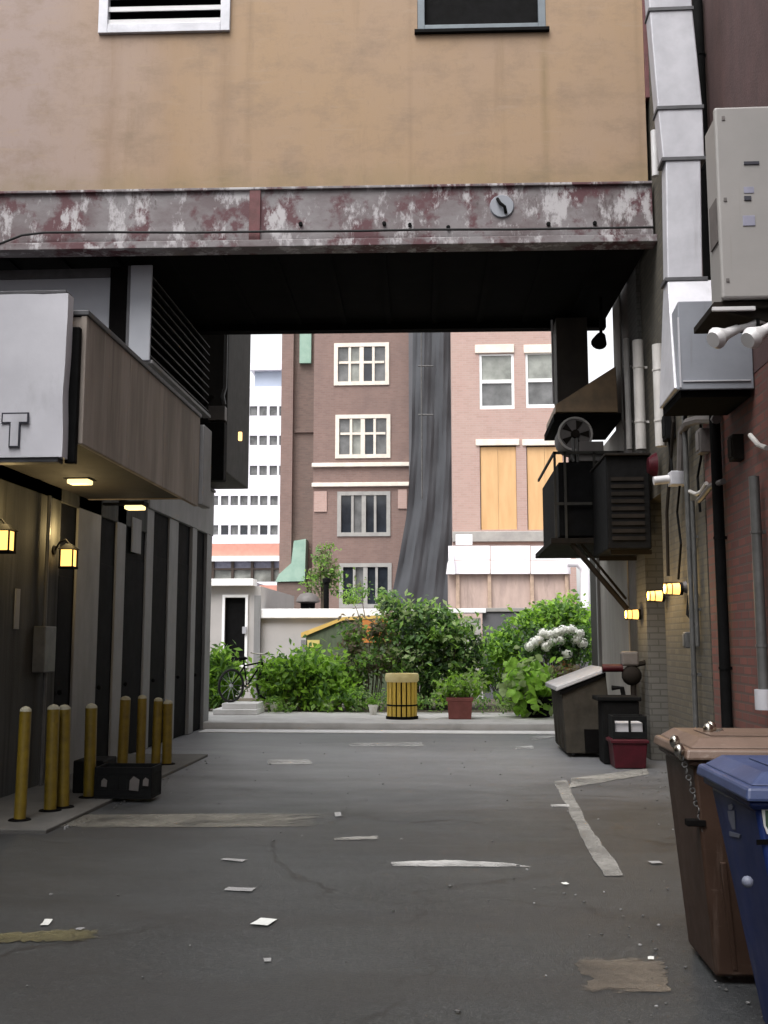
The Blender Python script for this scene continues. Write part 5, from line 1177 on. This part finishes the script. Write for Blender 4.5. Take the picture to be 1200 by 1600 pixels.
a = rc(428, 910, 480, 1000, BY+1.2); build(MB().box(a[0]+.1, a[1]-.05, BY+1.3, BY+1.99, 0, a[3]), "porch_wall", M['darkbrick'], bbd)
lb_ = thing("courtyard_tree", "small olive green tree in front of the brown brick building", "tree", (xg(500, 36), 36, 0))
ORG_t = lb_
tr_ = bush("street_tree", "small olive green tree in front of the brown brick building", "tree", 34.0, [(503, 885, 20, 26), (492, 910, 20, 22), (520, 905, 18, 24), (505, 862, 12, 14), (560, 925, 16, 16)], 1600, .085, [g['olive'], g['mid'], g['dark']], stems=False, seed=21, zb_=1.0, base=(xg(503, 34), 34, 0))
bpy.data.objects.remove(lb_)
build(MB().tube([(xg(503, 34), 34, 0), (xg(504, 34), 34, zg(925, 34)), (xg(500, 34), 34, zg(880, 34))], [.09, .07, .03], 8).tube([(xg(504, 34), 34, zg(935, 34)), (xg(518, 34), 34, zg(900, 34))], [.04, .02], 6), "trunk", M['bark'], tr_, smooth=True)
# netting
NYY = 41.5
L_ = [(645, 440), (645, 515), (643, 700), (636, 800), (622, 880), (606, 960), (600, 1040)]
Rr = [(709, 440), (709, 515), (709, 700), (707, 800), (703, 880), (699, 960), (697, 1040)]
mb = MB(); rows = []; NN = 28; KK = 26
def ip(tab, v):
    for (u0, v0), (u1, v1) in zip(tab, tab[1:]):
        if v <= v1: return u0 + (u1-u0)*(v-v0)/(v1-v0)
    return tab[-1][0]
for j in range(KK+1):
    v = 440 + 600*j/KK; a, b = pY(ip(L_, v), v, NYY), pY(ip(Rr, v), v, NYY)
    rows.append([Vector((a.x+(b.x-a.x)*i/NN, NYY + .07*math.sin(i*.5+.9*math.sin(j*.35)) + .022*math.sin(i*1.9+j*.45) + .05*math.sin(j*1.3+i*.3), a.z)) for i in range(NN+1)])
n1 = NN+1; vs_ = [q for r_ in rows for q in r_]
fs_ = [(j*n1+i, j*n1+i+1, (j+1)*n1+i+1, (j+1)*n1+i) for j in range(KK) for i in range(NN)]
nb = len(vs_); vs_ += [q + Vector((0, .05, 0)) for q in vs_]
fs_ += [tuple(nb+i for i in f)[::-1] for f in fs_]
nw = thing("scaffold_netting", "tall dark grey debris netting draped in the gap between the brown and pink buildings", "netting", (rows[0][0].x, NYY, 0))
build(mb.add(vs_, fs_), "net", M['net'], nw, smooth=True, fix=False)
mb = MB()
for v in (572, 648): a, b = pY(646, v, NYY-.35), pY(708, v, NYY-.35); mb.cyl(a.lerp(b, .12), a.lerp(b, .5), .03)
a, b = pY(658, 480, NYY-.4), pY(658, 780, NYY-.4); mb.cyl((a.x, NYY-.38, a.z), (a.x, NYY-.38, b.z), .03)
build(mb, "scaffold_pole", M['conduit'], nw, smooth=True)
build(MB().box(xg(640, 43), xg(712, 43)+.5, 43, 43.6, 0, 16), "scaffold_core", M['darkwall'], nw)
# pink building
PYY = 36.0
pk = thing("pink_brick_building", "pink brick building with white sash windows above and boarded openings below", "building", (xg(800, PYY), PYY, 0))
hs_ = []
def sash(u0, v0, u1, v1):
    x0, x1, z0, z1 = rc(u0, v0, u1, v1, PYY+.1); t_ = .085
    mb = MB().box(x0, x0+t_, PYY+.04, PYY+.14, z0, z1).box(x1-t_, x1, PYY+.04, PYY+.14, z0, z1).box(x0+t_, x1-t_, PYY+.04, PYY+.14, z0, z0+t_*1.5).box(x0+t_, x1-t_, PYY+.04, PYY+.14, z1-t_*.6, z1)
    zm = (z0+z1)/2; mb.box(x0+t_, x1-t_, PYY+.03, PYY+.14, zm-.06, zm+.06)
    fr = build(mb, "window", M['coping'], pk)
    build(MB().box(x0+t_, x1-t_, PYY+.10, PYY+.12, zm, z1-.02), "upper_pane", M['glasscurtain'], fr); build(MB().box(x0+t_, x1-t_, PYY+.10, PYY+.12, z0+.03, zm), "lower_pane", M['glassgrey'], fr)
    return (x0, x1, z0, z1)
hs_.append(sash(749, 554, 803, 640)); hs_.append(sash(821, 552, 875, 638))
for u0, u1 in ((750, 807), (823, 880)):
    x0, x1, z0, z1 = rc(u0, 697, u1, 828, PYY+.1); hs_.append((x0, x1, z0, z1))
    bd = build(MB().box(x0+.03, (x0+x1)/2-.004, PYY+.06, PYY+.09, z0, z1-.04).box((x0+x1)/2+.004, x1-.01, PYY+.062, PYY+.088, z0, z1-.04), "boarded_window", M['ply'], pk)
    build(MB().box(x0-.14, x1+.12, PYY-.06, PYY+.12, z1, z1+.22), "lintel", M['stone'], bd, bevel=.015)
for u0, u1 in ((742, 803), (818, 876)):
    x0, x1, z0, z1 = rc(u0, 540, u1, 553, PYY+.1); build(MB().box(x0, x1, PYY-.05, PYY+.12, z0, z1), "lintel", M['stone'], pk, bevel=.015)
pxl, pxr = xg(709, PYY), xg(903, PYY)
mb = MB().wall(pxl, pxr, 0, 15.5, PYY, hs_, .14); mb.shell(pxl, pxr, PYY, PYY+14, 0, 15.5); build(mb, "wall", M['pinkbrick'], pk, fix=False)
z0 = zg(848, PYY); z1 = zg(832, PYY)
build(MB().box(pxl-.02, pxr, PYY-.14, PYY-.002, z0, z1), "sill_course", M['greystone'], pk, bevel=.02)
# sidewalk shed
HYY = 33.5
ss = thing("sidewalk_shed", "construction hoarding with a white panelled parapet in front of the pink building", "hoarding", (xg(800, HYY), HYY, 0))
us = [700, 766, 829, 892]
for r_, (va, vb2) in enumerate(((853, 875), (876, 897))):
    for i in range(3):
        a = rc(us[i]+.6, va, us[i+1]-.6, vb2, HYY); build(MB().box(a[0], a[1], HYY-.04-.01*r_, HYY, a[2], a[3]), "parapet_panel", M['whitepanel'], ss, bevel=.008)
a = rc(712, 835, 738, 852, HYY); build(MB().box(a[0], a[1], HYY-.03, HYY+.05, a[2]+.01, a[3]), "corner_panel", M['whitepanel'], ss)
a = rc(700, 896, 892, 1000, HYY); build(MB().box(a[0], a[1], HYY+.12, HYY+.16, 0, a[3]-.01), "hoarding", M['hoard'], ss)
for u in (716, 766, 833, 888):
    X = xg(u, HYY); build(MB().box(X-.06, X+.06, HYY+.02, HYY+.118, 0, a[3]-.012), "post", M['post'], ss, bevel=.01)
build(MB().box(a[0], a[1], HYY+.01, HYY+1.6, a[3]-.005, a[3]+.08), "deck", M['post'], ss)
rl = [pY(u, v, HYY-.3) for u, v in ((886, 880), (903, 880), (912, 888), (914, 900), (914, 1000))]
build(MB().tube(rl, .14, 10), "bent_chute", M['whitepanel'], ss, smooth=True)
l4 = [pY(u, v, HYY-.2) for u, v in ((708, 858), (711, 897), (697, 897), (699, 880))]
build(MB().prism(l4, (0, .1, 0)), "end_flap", M['whitepanel'], ss)
# white tower, salmon shop
TY = 110.0
tw = thing("white_tower", "white office tower with rows of small square windows beyond the brick building", "building", (xg(400, TY), TY, 0))
t0, t1 = xg(384, TY), xg(452, TY); tt = zg(604, TY, 410)
hs_ = []
def twin(u, v, w_, h_, m):
    a = rc(u-w_/2, v-h_/2, u+w_/2, v+h_/2, TY); hs_.append(a)
    build(MB().box(a[0], a[1], TY+.25, TY+.3, a[2], a[3]), "window", m, tw)
for v in (642, 688, 735):
    for i, u in enumerate((396, 411, 427, 442)): twin(u, v, 12, 15, M['glassgrey'])
for k, v in ((0, 782), (1, 828)):
    for i, u in enumerate((335, 351, 366, 381, 397, 412, 428, 443)): twin(u, v, 12, 15, M['glass'] if (i in (1, 3, 5) and k) else M['glassgrey'])
zl = zg(762, TY, 380)
mb = MB().wall(t0, t1, zl, tt, TY, [h for h in hs_ if h[2] > zl], .25); mb.wall(xg(300, TY), t1, 0, zl, TY, [h for h in hs_ if h[3] < zl], .25)
mb.shell(t0, t1, TY, TY+18, zl, tt); mb.shell(xg(300, TY), t1, TY, TY+18, 0, zl-.01)
build(mb, "wall", M['tower'], tw, fix=False)
zc = zg(578, TY, 410); build(MB().box(t0+.4, t1-.4, TY+.6, TY+16, tt, zc), "plant_room", M['towerblue'], tw)
build(MB().box(t0, t1, TY, TY+17, zc, zg(566, TY, 410)), "roof_cap", M['tower'], tw)
SHY = 70.0
sp = thing("salmon_shop", "low salmon brick shop with a glazed front below the white tower", "building", (xg(380, SHY), SHY, 0))
x0, x1 = xg(300, SHY), xg(438, SHY)
build(MB().box(x0, x1, SHY, SHY+10, zg(868, SHY), zg(848, SHY)), "brick_band", M['salmon'], sp)
build(MB().box(x0-.1, x1+.1, SHY-.3, SHY+10, zg(876, SHY), zg(868, SHY)-.01), "white_fascia", M['coping'], sp)
zs = zg(876, SHY)
mb = MB()
for u in (330, 361, 392, 424): X = xg(u, SHY); mb.box(X-.09, X+.09, SHY, SHY+.2, zg(908, SHY), zs-.005)
mb.box(x0, x1, SHY+.02, SHY+.18, zg(888, SHY)-.06, zg(888, SHY)+.06)
build(mb, "window_frame", M['browndoor'], sp)
build(MB().box(x0, x1, SHY+.25, SHY+.3, zg(888, SHY), zs-.01), "clerestory_pane", M['lilac'], sp)
build(MB().box(x0, x1, SHY+.25, SHY+.3, zg(908, SHY), zg(888, SHY)-.01), "shop_pane", M['glasscurtain'], sp)
build(MB().box(x0, xg(395, SHY), SHY-.3, SHY+9, 0, zg(908, SHY)-.005), "base_wall", M['tower'], sp)
build(MB().box(xg(405, SHY), x1, SHY-.2, SHY+9, 0, zg(914, SHY)), "pier_wall", M['salmon'], sp)
